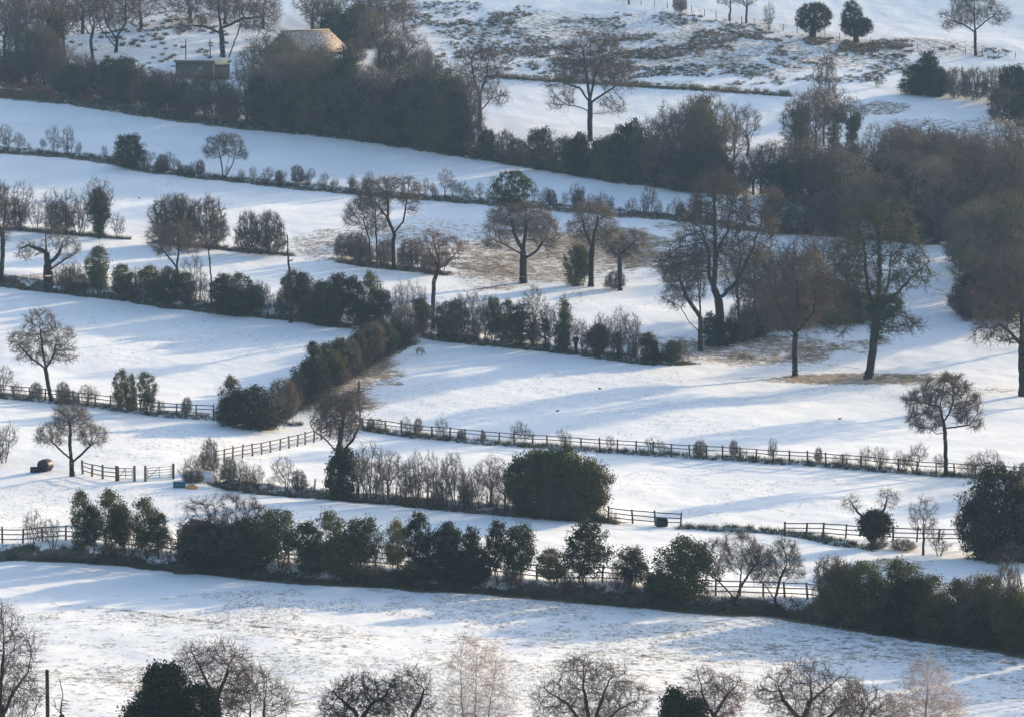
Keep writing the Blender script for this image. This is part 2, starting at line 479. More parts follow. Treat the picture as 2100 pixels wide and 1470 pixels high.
def colonize(stems, blobs, rng, D, n_attr, up=.12, jit=.28, clump=.25, iters=150, shell=.5):
    pos, par, rad0 = [], [], []
    for st in stems:
        st = np.array(st, float)
        last = -1
        if pos:                                   # a limb joins the nearest point of what stands already
            dd = np.linalg.norm(np.array(pos) - st[0], axis=1); j = int(dd.argmin())
            if dd[j] < D * 2.6 and st[0][2] > D: last = j; st[0] = pos[j]
            elif st[0][2] <= D and dd[0] < 2: last = 0
        joined = last > 0
        for a, b in zip(st[:-1], st[1:]):
            n = max(1, int(np.linalg.norm(b - a) / D))
            for i in range(1 if (joined and a is st[0]) else 0, n + 0):
                p = a + (b - a) * i / n
                if last >= 0 and i: p = p + rng.normal(size=3) * D * .10
                pos.append(p); par.append(last); last = len(pos) - 1
        p = st[-1]; pos.append(p); par.append(last)
    A = sample_blobs(blobs, n_attr, rng, shell, clump)
    P = np.array(pos); par = list(par)
    dist = np.full(len(A), 1e9); near = np.zeros(len(A), int)
    def upd(i0):
        Q = P[i0:]
        for c in range(0, len(Q), 400):
            q = Q[c:c + 400]
            d = np.sqrt(((A[:, None] - q[None]) ** 2).sum(2)); k = d.argmin(1); dm = d[np.arange(len(A)), k]
            m_ = dm < dist
            dist[m_] = dm[m_]; near[m_] = k[m_] + i0 + c
    upd(0)
    for it in range(iters):
        keep = dist > D * 1.35
        A, dist, near = A[keep], dist[keep], near[keep]
        if len(A) == 0: break
        v = A - P[near]; v /= np.linalg.norm(v, axis=1, keepdims=True)
        S = np.zeros((len(P), 3)); np.add.at(S, near, v)
        act = np.unique(near)
        d = S[act]; nl = np.linalg.norm(d, axis=1, keepdims=True); d = d / np.maximum(nl, 1e-6)
        d = d + np.array([0, 0, up]) + rng.normal(size=d.shape) * jit
        d /= np.linalg.norm(d, axis=1, keepdims=True)
        new = P[act] + d * D
        i0 = len(P)
        P = np.concatenate([P, new]); par.extend(act.tolist())
        if len(P) > 9000: break
        upd(i0)
    par = np.array(par)
    return P, par

def radii(P, par, rt, expo, rmax):
    n = len(P); acc = np.zeros(n)
    cnt = np.zeros(n, int)
    for i in range(n - 1, -1, -1):
        if acc[i] == 0: acc[i] = rt ** expo
        if par[i] >= 0: acc[par[i]] += acc[i]; cnt[par[i]] += 1
    r = acc ** (1 / expo)
    m = r.max()
    if m > 0: r = np.where(r > rt * 2, rt * 2 + max(rmax - rt * 2, .01) * (np.maximum(r - rt * 2, 0) / (m - rt * 2 + 1e-9)) ** 1.3, r)
    return r, cnt

def grow_twigs(P0, D0, rng, k, length, r, gen=2, spread=.8, up=.18):
    n = len(P0)
    idx = np.repeat(np.arange(n), k)
    A = P0[idx]
    d = D0[idx] * .7 + rng.normal(size=(len(idx), 3)) * spread * .6 + np.array([0, 0, up])
    d /= np.linalg.norm(d, axis=1, keepdims=True)
    L = length * (.45 + .75 * rng.rand(len(idx)))
    B = A + d * L[:, None]
    out = [(A, B, np.full(len(A), r))]
    for gidx in range(gen - 1):
        A0, B0, _ = out[-1]
        idx = np.repeat(np.arange(len(A0)), 3 if gidx == 0 else 2)
        t = .2 + .75 * rng.rand(len(idx))
        S = A0[idx] + (B0 - A0)[idx] * t[:, None]
        dd = (B0 - A0)[idx]; ll = np.linalg.norm(dd, axis=1)
        dd = dd / ll[:, None] + rng.normal(size=dd.shape) * .55 + np.array([0, 0, up * .5])
        dd /= np.linalg.norm(dd, axis=1, keepdims=True)
        out.append((S, S + dd * (ll * .55 * (.6 + .6 * rng.rand(len(ll))))[:, None], np.full(len(S), r * .72)))
    A = np.concatenate([o[0] for o in out]); B = np.concatenate([o[1] for o in out]); rr = np.concatenate([o[2] for o in out])
    return A, B, rr

def leaves(blobs, rng, nclump, per, cr, size, shell=.8):
    C = sample_blobs(blobs, nclump, rng, shell)
    r = rng.normal(size=(nclump, per, 3)) * cr * np.array([1, 1, .8]) * (.6 + .8 * rng.rand(nclump, 1, 1))
    P = (C[:, None] + r).reshape(-1, 3)
    P[:, 2] = np.maximum(P[:, 2], .05)
    n = len(P)
    a = rng.normal(size=(n, 3)); a /= np.linalg.norm(a, axis=1, keepdims=True)
    b = np.cross(a, rng.normal(size=(n, 3))); b /= np.linalg.norm(b, axis=1, keepdims=True)
    s = size * (.6 + .8 * rng.rand(n, 1))
    V = np.stack([P - a * s, P + b * s * .5, P + a * s, P - b * s * .5], 1).reshape(-1, 3)
    Fq = np.arange(n * 4).reshape(-1, 4)
    return V, Fq

def make_tree_meshes(name, stems, blobs, seed, D=.3, n_attr=500, rt=.018, rmax=.2, expo=2.3, k=3, tl=.6, tr=.011, gen=2,
                     up=.12, jit=.28, clump=.25, shell=.5, twig_thr=2.2, mats=('bark', 'twig'), leaf=None, leaf_mat=None, leaf_name='ivy', spread=.8):
    """returns a list of (part name, mesh)"""
    rng = np.random.RandomState(seed)
    P, par = colonize(stems, blobs, rng, D, n_attr, up, jit, clump, shell=shell)
    r, cnt = radii(P, par, rt, expo, rmax)
    i = np.where(par >= 0)[0]; p = par[i]
    r_p = np.minimum(r[p], r[i] * 1.35)
    flare = (P[p][:, 2] < .5) & (r[i] > rmax * .5)
    r_p = np.where(flare, r_p * 1.25, r_p)
    big = r[i] > rmax * .30
    tm, cm = MB(), MB()
    if big.any(): tm.tubes(P[p][big], P[i][big], r_p[big], r[i][big] * 1.0, 7)
    ms = (~big)
    if ms.any(): cm.tubes(P[p][ms], P[i][ms], r_p[ms], r[i][ms], 3)
    dirs = P[i] - P[p]; dirs /= np.linalg.norm(dirs, axis=1, keepdims=True) + 1e-9
    th = (r[i] < rt * twig_thr) & (P[i][:, 2] > .3)
    if th.any() and k > 0:
        A, B, rr = grow_twigs(P[i][th], dirs[th], rng, k, tl, tr, gen, spread)
        cm.add(*cones(A, B, rr))
    parts = []
    def mesh(nm, mb, mat, smooth=False):
        me = bpy.data.meshes.new(nm); V, Fq = mb.arr(); fill(me, V, Fq, smooth); me.materials.append(M[mat]); return me
    if tm.V: parts.append(('trunk', mesh('trunk', tm, mats[0], True)))
    if cm.V: parts.append(('crown', mesh('crown', cm, mats[1])))
    if leaf:
        lm = MB()
        for lf in leaf: lm.add(*leaves(lf[0], rng, *lf[1:]))
        parts.append((leaf_name, mesh(leaf_name, lm, leaf_mat)))
    return parts

# archetypes: (height, width, parts).  x,y,z,rx,ry,rz blobs in metres
ARCH = {}
def arch(key, H, W, **k):
    ARCH.setdefault(key, []).append((H, W, make_tree_meshes(key, **k)))

rg = random.Random(5)
def stemset(n, spread, h, rg):
    out = []
    for i in range(n):
        a = rg.uniform(0, 6.28); q = spread * rg.uniform(.3, 1)
        out.append([(math.cos(a)*q*.25, math.sin(a)*q*.25, -.2), (math.cos(a)*q*.6, math.sin(a)*q*.6, h*.45), (math.cos(a)*q, math.sin(a)*q, h)])
    return out

for i in range(5):      # multi-stemmed bare thorn bushes, 4 m
    arch('thorn', 4, 3.4, stems=stemset(4 + i % 3, .8, 1.2, rg), blobs=[(rg.uniform(-.5, .5), rg.uniform(-.5, .5), 2.4 + rg.uniform(-.2, .3), 1.3, 1.3, 1.35), (rg.uniform(-.6, .6), 0, 1.6, 1.4, 1.4, .9)],
         seed=20 + i, D=.16, n_attr=420, rt=.012, rmax=.085, k=3, tl=.42, tr=.0085, up=.2, shell=.2, jit=.22, mats=('bark', ('twig', 'twig', 'twig_brown', 'twig', 'twig_green')[i]))
for i in range(4):      # bare field trees with a short trunk, 8 m
    b = [(0, 0, 5.2, 2.8, 2.8, 2.6), (rg.uniform(-1.4, 1.4), rg.uniform(-1, 1), 4.2, 2.3, 2.3, 1.6), (rg.uniform(-1, 1), rg.uniform(-1, 1), 6.3, 1.5, 1.5, 1.5)]
    arch('bare', 8, 6.6, stems=[[(0, 0, -.3), (rg.uniform(-.15, .15), 0, 1.0), (rg.uniform(-.3, .3), 0, 2.2 + rg.uniform(-.4, .4))]], blobs=b,
         seed=40 + i, D=.26, n_attr=620, rt=.016, rmax=.19, k=3, tl=.6, tr=.012, up=.14, clump=.35, jit=.3, mats=('bark', ('twig', 'twig_brown', 'twig', 'twig_red')[i]))
for i in range(5):      # tall woodland trees, close-set crowns, 11 m
    arch('wood', 11, 7, stems=[[(0, 0, -.4), (rg.uniform(-.2, .2), 0, 2), (rg.uniform(-.4, .4), 0, 4)]],
         blobs=[(0, 0, 6.8, 3.2, 3.2, 4.0), (rg.uniform(-1, 1), rg.uniform(-1, 1), 4.5, 2.9, 2.9, 2.2), (0, 0, 8.8, 2.0, 2.0, 2)],
         seed=60 + i, D=.38, n_attr=760, rt=.022, rmax=.22, k=4, tl=1.0, tr=.020, up=.2, shell=.3, clump=.2, mats=('bark', ('twig_brown', 'twig', 'twig_green', 'twig_brown', 'twig')[i]))
for i in range(2):      # dense twiggy thickets down to the ground
    arch('thicket', 4.5, 4.6, stems=stemset(7, 1.4, 1.0, rg), blobs=[(0, 0, 2.2, 2.1, 2.1, 2.2), (rg.uniform(-.6, .6), 0, 1.3, 2.2, 2.2, 1.2)],
         seed=80 + i, D=.22, n_attr=700, rt=.016, rmax=.07, k=5, tl=.6, tr=.018, up=.2, shell=.35, mats=('bark', ('twig_brown', 'twig')[i]))
for i in range(6):      # hollies and hawthorns in leaf on several stems: gaps at the foot
    bl = [(rg.uniform(-.4, .4), rg.uniform(-.4, .4), 3.1, 1.45, 1.45, 1.9), (rg.uniform(-.8, .8), rg.uniform(-.6, .6), 2.3, 1.3, 1.2, 1.1), (rg.uniform(-.5, .5), 0, 4.2, .75, .75, 1.0)]
    if i % 2 == 0: bl.append((rg.uniform(-.3, .3), 0, 1.25, 1.15, 1.1, 1.1))
    arch('holly', 5.3, 3.7, stems=stemset(3 + i % 3, .7, 1.5, rg), blobs=bl, seed=100 + i, D=.26, n_attr=240, rt=.015, rmax=.10, k=2, tl=.42, tr=.011, up=.3,
         leaf=[(bl, 112, 66, .22, .085, .75), ([(b[0], b[1], b[2], b[3]*1.12, b[4]*1.12, b[5]*1.1) for b in bl], 22, 30, .18, .08, 1.0)], leaf_mat=('holly', 'dark_leaf', 'holly', 'ivy', 'holly', 'olive_leaf')[i], leaf_name='foliage')
for i in range(4):      # rounded dense evergreens with leaves to the ground
    bl = [(0, 0, 2.2, 2.0, 2.0, 2.1), (rg.uniform(-.9, .9), rg.uniform(-.7, .7), 1.3, 1.7, 1.7, 1.3), (rg.uniform(-.6, .6), 0, 3.2, 1.2, 1.2, 1.2)]
    arch('dense', 4.5, 4.3, stems=stemset(4, .6, 1.0, rg), blobs=bl, seed=120 + i, D=.3, n_attr=280, rt=.015, rmax=.10, k=3, tl=.7, tr=.012,
         leaf=[(bl, 150, 64, .25, .09, .8), ([(b[0], b[1], b[2], b[3]*1.12, b[4]*1.12, b[5]*1.12) for b in bl], 46, 40, .20, .085, 1.0), ([(b[0], b[1], b[2], b[3]*1.28, b[4]*1.28, b[5]*1.25) for b in bl], 26, 26, .15, .08, 1.0)], leaf_mat=('dark_leaf', 'holly', 'ivy', 'dark_leaf')[i], leaf_name='foliage')
for i in range(2):      # pointed dense evergreens
    bl = [(0, 0, 1.4, 1.6, 1.6, 1.4), (0, 0, 2.6, 1.25, 1.25, 1.4), (0, 0, 3.9, .75, .75, 1.2), (.05, 0, 4.8, .35, .35, .7)]
    arch('cone', 5.3, 3.4, stems=[[(0, 0, -.2), (0, 0, 2.5), (0, 0, 4.5)]], blobs=bl, seed=130 + i, D=.3, n_attr=140, rt=.015, rmax=.12, k=2, tl=.35, tr=.012,
         leaf=[(bl, 230, 60, .2, .09, .75)], leaf_mat='dark_leaf', leaf_name='foliage')
for i in range(2):      # narrow ivy-clad stems with bare tops
    bl = [(0, 0, 1.8, .55, .55, 1.8), (.15, 0, 3.6, .5, .5, 1.0)]
    arch('column', 5.4, 1.8, stems=[[(0, 0, -.2), (.1, 0, 1.8), (.15, 0, 3.6)]], blobs=bl + [(0, 0, 3.8, .9, .9, 1.5)], seed=140 + i, D=.2, n_attr=150, rt=.012, rmax=.10, k=2, tl=.45, tr=.010,
         leaf=[(bl, 60, 60, .18, .085, .8)], leaf_mat='ivy', leaf_name='ivy')
for i in range(2):      # bare trees with ivy up the limbs
    bl = [(0, 0, 2.6, .8, .8, 2.5), (.6, 0, 4.6, .7, .7, 1.2), (-.6, .2, 4.4, .5, .5, 1.0)]
    arch('ivytree', 8, 5.5, stems=[[(0, 0, -.3), (.1, 0, 1.6), (0, 0, 3)]], blobs=[(0, 0, 5.6, 2.5, 2.5, 2.4)], seed=150 + i, D=.28, n_attr=420, rt=.016, rmax=.2, k=3, tl=.6, tr=.013,
         leaf=[(bl, 120, 60, .22, .095, .8)], leaf_mat='ivy', leaf_name='ivy')
for i in range(2):      # birches: fine pale twigs on slim stems
    st = [[(x0, 0, -.3), (x0*.9, .1, 4), (x0*1.2, 0, 8.5)] for x0 in ((-.6, .5, 1.5) if i == 0 else (0.,))]
    arch('birch', 10.5, 5, stems=st, blobs=[(0.3, 0, 7.0, 1.9, 1.9, 3.3), (.3, 0, 4.8, 2.3, 2.3, 2.3)], seed=160 + i, D=.28, n_attr=620, rt=.010, rmax=.075, k=3, tl=.7, tr=.008, up=.25,
         shell=.25, clump=.15, mats=('birch_bark', 'twig_pale'))
for i in range(3):      # broken dead trunks
    H = 7.5
    arch('snag', H, 1.6, stems=[[(0, 0, -.3), (.1, 0, 2.5), (-.05, 0, 5), (.08, 0, 7.2)]], blobs=[(.25 - .5*(i % 2), 0, 5.6 - i, .6, .5, 1.2)], seed=170 + i, D=.3, n_attr=14, rt=.05, rmax=.26, k=1, tl=.35, tr=.015, gen=1,
         mats=('bark', 'bark'))

ALL = []
counters = {}
def place_parts(root, parts):
    for nm, me in parts:
        o = bpy.data.objects.new(nm, me); col.objects.link(o); o.parent = root

NAMES = {'thorn': ('thorn_bush', 'bush'), 'bare': ('bare_tree', 'tree'), 'wood': ('woodland_tree', 'tree'), 'thicket': ('thicket_bush', 'bush'), 'holly': ('holly_tree', 'tree'),
         'dense': ('evergreen_bush', 'bush'), 'cone': ('pointed_evergreen', 'tree'), 'column': ('ivy_clad_tree', 'tree'), 'ivytree': ('ivy_clad_tree', 'tree'), 'birch': ('birch_tree', 'tree'), 'snag': ('dead_tree', 'tree')}
LOOK = {'thorn': 'bare grey thorn bush', 'bare': 'bare branching tree', 'wood': 'bare brown woodland tree', 'thicket': 'low tangled brown bush', 'holly': 'leafy green holly',
        'dense': 'dense dark evergreen bush', 'cone': 'pointed dark evergreen', 'column': 'slim ivy-covered stem', 'ivytree': 'ivy-hung bare tree', 'birch': 'pale birch', 'snag': 'broken dead trunk'}
ORD = ['first', 'second', 'third', 'fourth', 'fifth', 'sixth', 'seventh', 'eighth', 'ninth', 'tenth', 'eleventh', 'twelfth', 'thirteenth', 'fourteenth', 'fifteenth', 'sixteenth', 'seventeenth', 'eighteenth', 'nineteenth', 'twentieth']

def row(group, where, items):
    """items: (kind, px, py, height px, width px[, label[, variant]]) ordered any way; plants of one kind are numbered from the left"""
    items = sorted(items, key=lambda q: q[1])
    kinds = {}
    for q in items:
        if len(q) < 6 or not q[5]: kinds[q[0]] = kinds.get(q[0], 0) + 1
    seen = {}
    for q in items:
        kind, px, py, hp, wp = q[:5]
        if len(q) > 5 and q[5]: lab = q[5]
        else:
            i = seen.get(kind, 0); seen[kind] = i + 1
            n = kinds[kind]
            lab = LOOK[kind] + ((', ' + (ORD[i] if i < 20 else str(i + 1) + 'th') + ' from the left') if n > 1 else '') + ' ' + where
            if len(lab.split()) > 16: print('LONG', lab)
        P, t = at(px, py)
        s = F / t
        H, W = hp / s, wp / s
        c = counters.get(kind, 0); counters[kind] = c + 1
        A = ARCH[kind]
        H0, W0, parts = A[(q[6] if len(q) > 6 else (c * 7 + int(px)) ) % len(A)]
        rr = random.Random(int(px * 13 + py))
        o = empty(NAMES[kind][0], (P[0], P[1], P[2] - .05), 0 if kind in ('birch', 'snag') else rr.uniform(0, 6.28))
        sx = W / W0 * 1.0; sz = H / H0 * 1.03
        o.scale = (sx, sx, sz)
        tag(o, lab, NAMES[kind][1], group)
        place_parts(o, parts)
        ALL.append(o)

def hero(name, cat, label, px, py, stems, blobs, group=None, seed=1, depth=.85, leafblobs=None, **k):
    """a single tree drawn from its own outline: stems and blobs in photograph pixels from its foot (x right, y up), turned to metres"""
    P, t = at(px, py)
    s = F / t
    o = empty(name, (P[0], P[1], P[2] - .05))
    rng = random.Random(seed)
    st = [[(a / s, rng.uniform(-.25, .25) if j else 0, b / s) for j, (a, b) in enumerate(q)] for q in stems]
    cv = lambda L_: [(x / s, rng.uniform(-.3, .3) * rx / s, z / s, rx / s, rx * depth / s, rz / s) for x, z, rx, rz in L_]
    H = max(b[1] + b[3] for b in blobs) / s
    kw = dict(D=H / 46, n_attr=700, rt=.0018 * H, rmax=.022 * H, k=3, tl=.065 * H, tr=.0014 * H, clump=.35)
    kw.update(k)
    if kw['k'] > 1:
        near = py > 1400
        if near: kw['k'] = 4; kw['gen'] = 3
        else: kw['k'] += 1
        kw['tr'] *= 1.15 if near else 1.0; kw['tl'] *= 1.25; kw['jit'] = .15; kw['clump'] *= .7; kw['mats'] = kw.get('mats', ('bark', 'twig'))
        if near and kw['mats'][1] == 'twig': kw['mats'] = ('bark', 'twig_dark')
    if leafblobs:
        kw['leaf'] = [(cv([b[:4]]), b[4], 60, .22, .095, .8) for b in leafblobs]
    tag(o, label, cat, group)
    place_parts(o, make_tree_meshes(name, st, cv(blobs), seed, **kw))
    return o

# ------------------------------------------------------------------ hedgerows and trees
HG = 'hedge plants along the bottom field bank'
row(HG, 'on the long bottom field bank', [
    ('thorn', 66, 1126, 82, 62), ('thorn', 107, 1126, 74, 55), ('holly', 166, 1134, 130, 58, None, 0), ('holly', 190, 1135, 100, 50, None, 1), ('holly', 224, 1137, 134, 84, None, 2), ('holly', 250, 1139, 112, 56, None, 3), ('holly', 326, 1146, 96, 50, None, 1),
    ('thorn', 268, 1142, 100, 55), ('holly', 300, 1143, 128, 72, None, 4), ('thorn', 345, 1148, 70, 50),
    ('dense', 415, 1160, 95, 110), ('dense', 500, 1164, 98, 150), ('holly', 573, 1167, 130, 104, None, 3), ('holly', 628, 1171, 104, 80, None, 1), ('holly', 680, 1176, 132, 86), ('dense', 640, 1178, 60, 70),
    ('holly', 738, 1180, 126, 96), ('dense', 712, 1180, 84, 100), ('holly', 812, 1186, 128, 58, None, 5), ('holly', 856, 1188, 138, 66, None, 1), ('dense', 905, 1190, 106, 90), ('holly', 925, 1192, 124, 70),
    ('cone', 968, 1194, 112, 76), ('thorn', 780, 1184, 90, 50), ('holly', 1022, 1197, 130, 66, None, 1), ('holly', 1064, 1200, 132, 84, None, 3), ('holly', 1132, 1206, 86, 80, None, 5), ('holly', 1206, 1212, 145, 108, None, 1),
    ('thorn', 1262, 1216, 66, 50), ('holly', 1298, 1218, 100, 84, None, 3), ('dense', 1402, 1228, 124, 138), ('dense', 1352, 1228, 50, 70), ('dense', 850, 1192, 46, 90), ('dense', 960, 1200, 60, 90),
    ('dense', 1722, 1266, 108, 92), ('dense', 1768, 1278, 124, 104), ('holly', 1838, 1284, 138, 110), ('dense', 1872, 1292, 110, 110), ('holly', 1905, 1294, 120, 90), ('holly', 1962, 1306, 120, 96), ('thicket', 1995, 1312, 140, 80),
    ('dense', 1930, 1304, 74, 110), ('holly', 2030, 1314, 142, 100), ('thicket', 2066, 1318, 168, 80), ('dense', 2020, 1320, 84, 110), ('dense', 2092, 1328, 120, 90), ('dense', 1830, 1294, 60, 100),
    ('holly', 2160, 1336, 150, 110), ('dense', 2240, 1348, 130, 120), ('holly', 2320, 1358, 150, 120), ('bare', 2400, 1360, 200, 180), ('holly', 2480, 1375, 150, 120)])
hero('bare_tree', 'tree', 'bare grey-twigged tree with dark ivied foot rising from the bottom hedge', 447, 1160, [[(0, -6), (-4, 40), (-12, 75)], [(6, -6), (16, 35), (28, 70)], [(0, 0), (40, 40), (60, 80)]],
     [(-30, 95, 55, 50), (30, 110, 60, 45), (75, 95, 50, 38), (-10, 60, 70, 40)], group=HG, seed=201, k=4, leafblobs=[(-15, 45, 60, 45, 170), (35, 40, 60, 42, 170)], leaf_mat='dark_leaf')
hero('bare_tree', 'tree', 'leaning bare tree with forked trunk, beside the rail fence', 1512, 1240, [[(0, -6), (-12, 22), (-38, 50), (-58, 64)], [(-3, 4), (4, 34), (8, 70)], [(4, 34), (24, 66), (40, 90)]],
     [(-40, 95, 40, 42), (5, 115, 46, 46), (35, 90, 38, 40)], group=HG, seed=202, n_attr=800, k=4)
hero('bare_tree', 'tree', 'bare tree with a slanting trunk nearest the big dark hedge', 1600, 1247, [[(0, -6), (-14, 24), (-30, 48), (-46, 62)], [(-12, 20), (-2, 60), (12, 90)]],
     [(-30, 85, 38, 42), (8, 105, 36, 44), (28, 85, 26, 34)], group=HG, seed=203, n_attr=700, k=4)

row('plants on the middle hedge bank', 'on the middle hedge bank', [
    ('thorn', 485, 1000, 68, 70), ('thorn', 528, 1004, 60, 56), ('thorn', 585, 1006, 70, 72), ('thorn', 450, 994, 50, 40),
    ('thorn', 750, 1028, 95, 56), ('thorn', 790, 1031, 92, 60), ('thorn', 826, 1033, 96, 50), ('thorn', 852, 1034, 110, 60), ('thorn', 888, 1036, 116, 52), ('thorn', 916, 1038, 110, 52),
    ('thorn', 954, 1042, 86, 52), ('thorn', 984, 1044, 86, 50), ('thorn', 1014, 1048, 98, 52), ('thorn', 1040, 1050, 80, 44),
    ('holly', 1062, 1054, 118, 70), ('dense', 1090, 1058, 132, 104, None, 1), ('dense', 1130, 1062, 138, 96, None, 2), ('holly', 1158, 1063, 148, 90, None, 2), ('dense', 1190, 1064, 130, 96, None, 1), ('holly', 1105, 1060, 144, 80, None, 4), ('holly', 1222, 1068, 124, 84, 'olive-green holly lit on its right edge, at the end of the middle bank', 5), ('thicket', 1158, 1064, 112, 130)])
row('thorns by the small gate', 'beside the small field gate', [
    ('thorn', 386, 990, 58, 48), ('thorn', 408, 985, 66, 40), ('thicket', 430, 972, 76, 44), ('thicket', 396, 990, 30, 50), ('thorn', 8, 948, 82, 66), ('thorn', -8, 955, 60, 60)])
hero('ivy_clad_tree', 'tree', 'pollard with ivy-wrapped trunk and wide forked bare crown by the fence corner', 702, 1024,
     [[(0, -6), (-3, 60), (-8, 100)], [(-8, 95), (-30, 122), (-56, 142), (-66, 160)], [(-6, 95), (22, 124), (38, 158), (36, 200)], [(-6, 100), (0, 150), (5, 190)]],
     [(-38, 160, 30, 24), (2, 165, 44, 46), (24, 195, 26, 30), (-20, 190, 32, 26)], seed=205, k=4, n_attr=800, leafblobs=[(-2, 45, 30, 48, 150), (4, 84, 22, 28, 60)], leaf_mat='dark_leaf', tl=1.0, D=.24, rmax=.32, mats=('bark', 'twig_brown'))

row('small bushes along the long rail fence', 'at the long rail fence', [
    ('thorn', 775, 884, 28, 30), ('thorn', 836, 894, 42, 36), ('thorn', 906, 899, 42, 38), ('thorn', 1072, 911, 50, 52), ('thorn', 1162, 920, 36, 32), ('thorn', 1357, 934, 34, 36), ('thorn', 1442, 940, 18, 26),
    ('thorn', 1585, 947, 58, 28), ('thorn', 1522, 944, 30, 40), ('thorn', 1726, 960, 32, 40), ('thorn', 1772, 960, 46, 44), ('thorn', 1804, 963, 56, 44), ('thorn', 1846, 966, 44, 40), ('thorn', 1876, 968, 62, 60), ('thorn', 1990, 978, 50, 50), ('thorn', 2030, 982, 62, 70)])
hero('bare_tree', 'tree', 'flat-topped umbrella-crowned bare tree standing on the long rail fence', 1938, 972,
     [[(2, -6), (0, 60), (-3, 100), (-12, 140)], [(-2, 88), (-18, 84), (-28, 92)], [(-3, 110), (8, 128), (14, 150)], [(-12, 138), (-50, 150), (-80, 148)], [(0, 96), (30, 100), (50, 104)]],
     [(0, 180, 52, 24), (-60, 158, 38, 18), (45, 150, 34, 36), (-45, 112, 40, 28), (48, 112, 34, 22), (-6, 155, 40, 26), (-66, 128, 24, 16)], seed=206, n_attr=900, clump=.5, k=7, rmax=.2, tl=.55, tr=.015, mats=('bark', 'twig_brown'))

row('trees and bushes along the left rail fence', 'on the left rail fence', [
    ('thorn', 6, 812, 66, 52), ('thorn', 32, 815, 40, 36), ('thorn', 128, 826, 32, 34), ('thicket', 146, 828, 30, 34), ('thorn', 178, 830, 50, 56), ('holly', 250, 841, 84, 40, None, 0), ('holly', 272, 843, 76, 34, None, 2), ('holly', 300, 846, 86, 50, None, 4),
    ('holly', 474, 866, 96, 58), ('dense', 514, 878, 84, 118, 'big rounded dark evergreen bush at the corner of the left rail fence', 0), ('dense', 470, 872, 58, 60), ('thorn', 578, 856, 80, 52), ('thorn', 548, 868, 60, 44)])
hero('bare_tree', 'tree', 'tall bare tree with leaning foot on the left rail fence', 102, 822,
     [[(6, -8), (-2, 30), (-8, 68)], [(-8, 66), (-14, 110), (-18, 160)], [(-8, 66), (-40, 92), (-72, 128)], [(-8, 66), (12, 100), (16, 130)]],
     [(-18, 160, 36, 34), (-58, 128, 34, 30), (20, 130, 38, 34), (32, 95, 30, 22), (-40, 90, 26, 16), (-20, 110, 50, 40)], seed=207, n_attr=1000, clump=.4, k=4, tl=.5)
hero('bare_tree', 'tree', 'bare low-branching tree between the black wrapped bale and the gate fence', 147, 976,
     [[(1, -6), (0, 36), (-4, 72)], [(0, 36), (-22, 56), (-44, 76)], [(2, 30), (18, 44), (44, 70)], [(-4, 70), (-2, 100), (-6, 128)]],
     [(-40, 88, 34, 26), (4, 112, 42, 30), (44, 84, 34, 24), (-4, 130, 34, 20), (-64, 76, 14, 12)], seed=208, n_attr=900, k=4, clump=.35, tl=.5, rmax=.24)
row('rising thorn hedge between the two white fields', 'in the rising middle hedge', [
    ('thicket', 600, 838, 58, 50), ('holly', 646, 806, 106, 52, None, 1), ('holly', 668, 794, 96, 50, None, 3), ('holly', 692, 780, 84, 56, None, 5), ('thicket', 716, 764, 76, 56), ('thicket', 742, 748, 72, 60),
    ('holly', 730, 752, 66, 50, None, 1), ('thicket', 768, 732, 72, 60), ('thicket', 796, 714, 62, 52), ('thicket', 655, 812, 50, 60), ('thicket', 690, 790, 46, 60), ('thicket', 815, 702, 44, 40), ('dense', 828, 698, 30, 40)])

HF = 'plants on the upper left field bank'
row(HF, 'on the upper left bank', [
    ('thicket', 140, 596, 48, 46), ('holly', 203, 604, 100, 58), ('holly', 250, 608, 66, 56), ('thicket', 272, 612, 54, 46), ('holly', 308, 614, 72, 62), ('dense', 345, 620, 70, 74), ('holly', 380, 624, 66, 52), ('thicket', 168, 600, 40, 30),
    ('thorn', 405, 620, 100, 66), ('holly', 458, 640, 78, 64), ('holly', 492, 644, 84, 62), ('holly', 524, 648, 66, 50), ('thorn', 548, 648, 66, 26), ('dense', 480, 646, 54, 90), ('thorn', 572, 652, 34, 28),
    ('holly', 630, 662, 80, 50), ('holly', 660, 664, 92, 60), ('holly', 694, 668, 92, 56), ('holly', 728, 670, 104, 54), ('holly', 758, 672, 114, 62), ('holly', 788, 674, 84, 50), ('dense', 672, 668, 52, 70), ('dense', 742, 674, 52, 70),
    ('thorn', 812, 676, 98, 46), ('thorn', 840, 678, 104, 50), ('holly', 862, 682, 70, 40), ('thorn', 866, 684, 104, 50), ('thorn', 818, 678, 70, 50)])
hero('bare_tree', 'tree', 'thick dark-trunked old tree with low side branches on the upper left bank', 100, 586,
     [[(0, -8), (-2, 50), (-6, 110), (-6, 128)], [(4, 40), (22, 66), (30, 90)], [(6, 30), (36, 56), (58, 68)], [(-4, 70), (-40, 84), (-60, 76)]],
     [(38, 78, 36, 26), (-36, 76, 34, 20), (20, 100, 30, 14), (-6, 122, 16, 8), (-50, 60, 22, 12)], seed=210, n_attr=500, rmax=.62, k=4, tl=.6, rt=.02, D=.26)
hero('bare_tree', 'tree', 'bare tree cut by the picture edge on the upper left bank', 4, 578,
     [[(-2, -8), (2, 60), (4, 110)], [(4, 90), (-14, 130), (-24, 170)], [(4, 110), (10, 150), (8, 180)]],
     [(4, 160, 22, 40), (-30, 150, 34, 40), (0, 100, 24, 24)], seed=211, n_attr=500, rmax=.3, k=4, tl=.6)
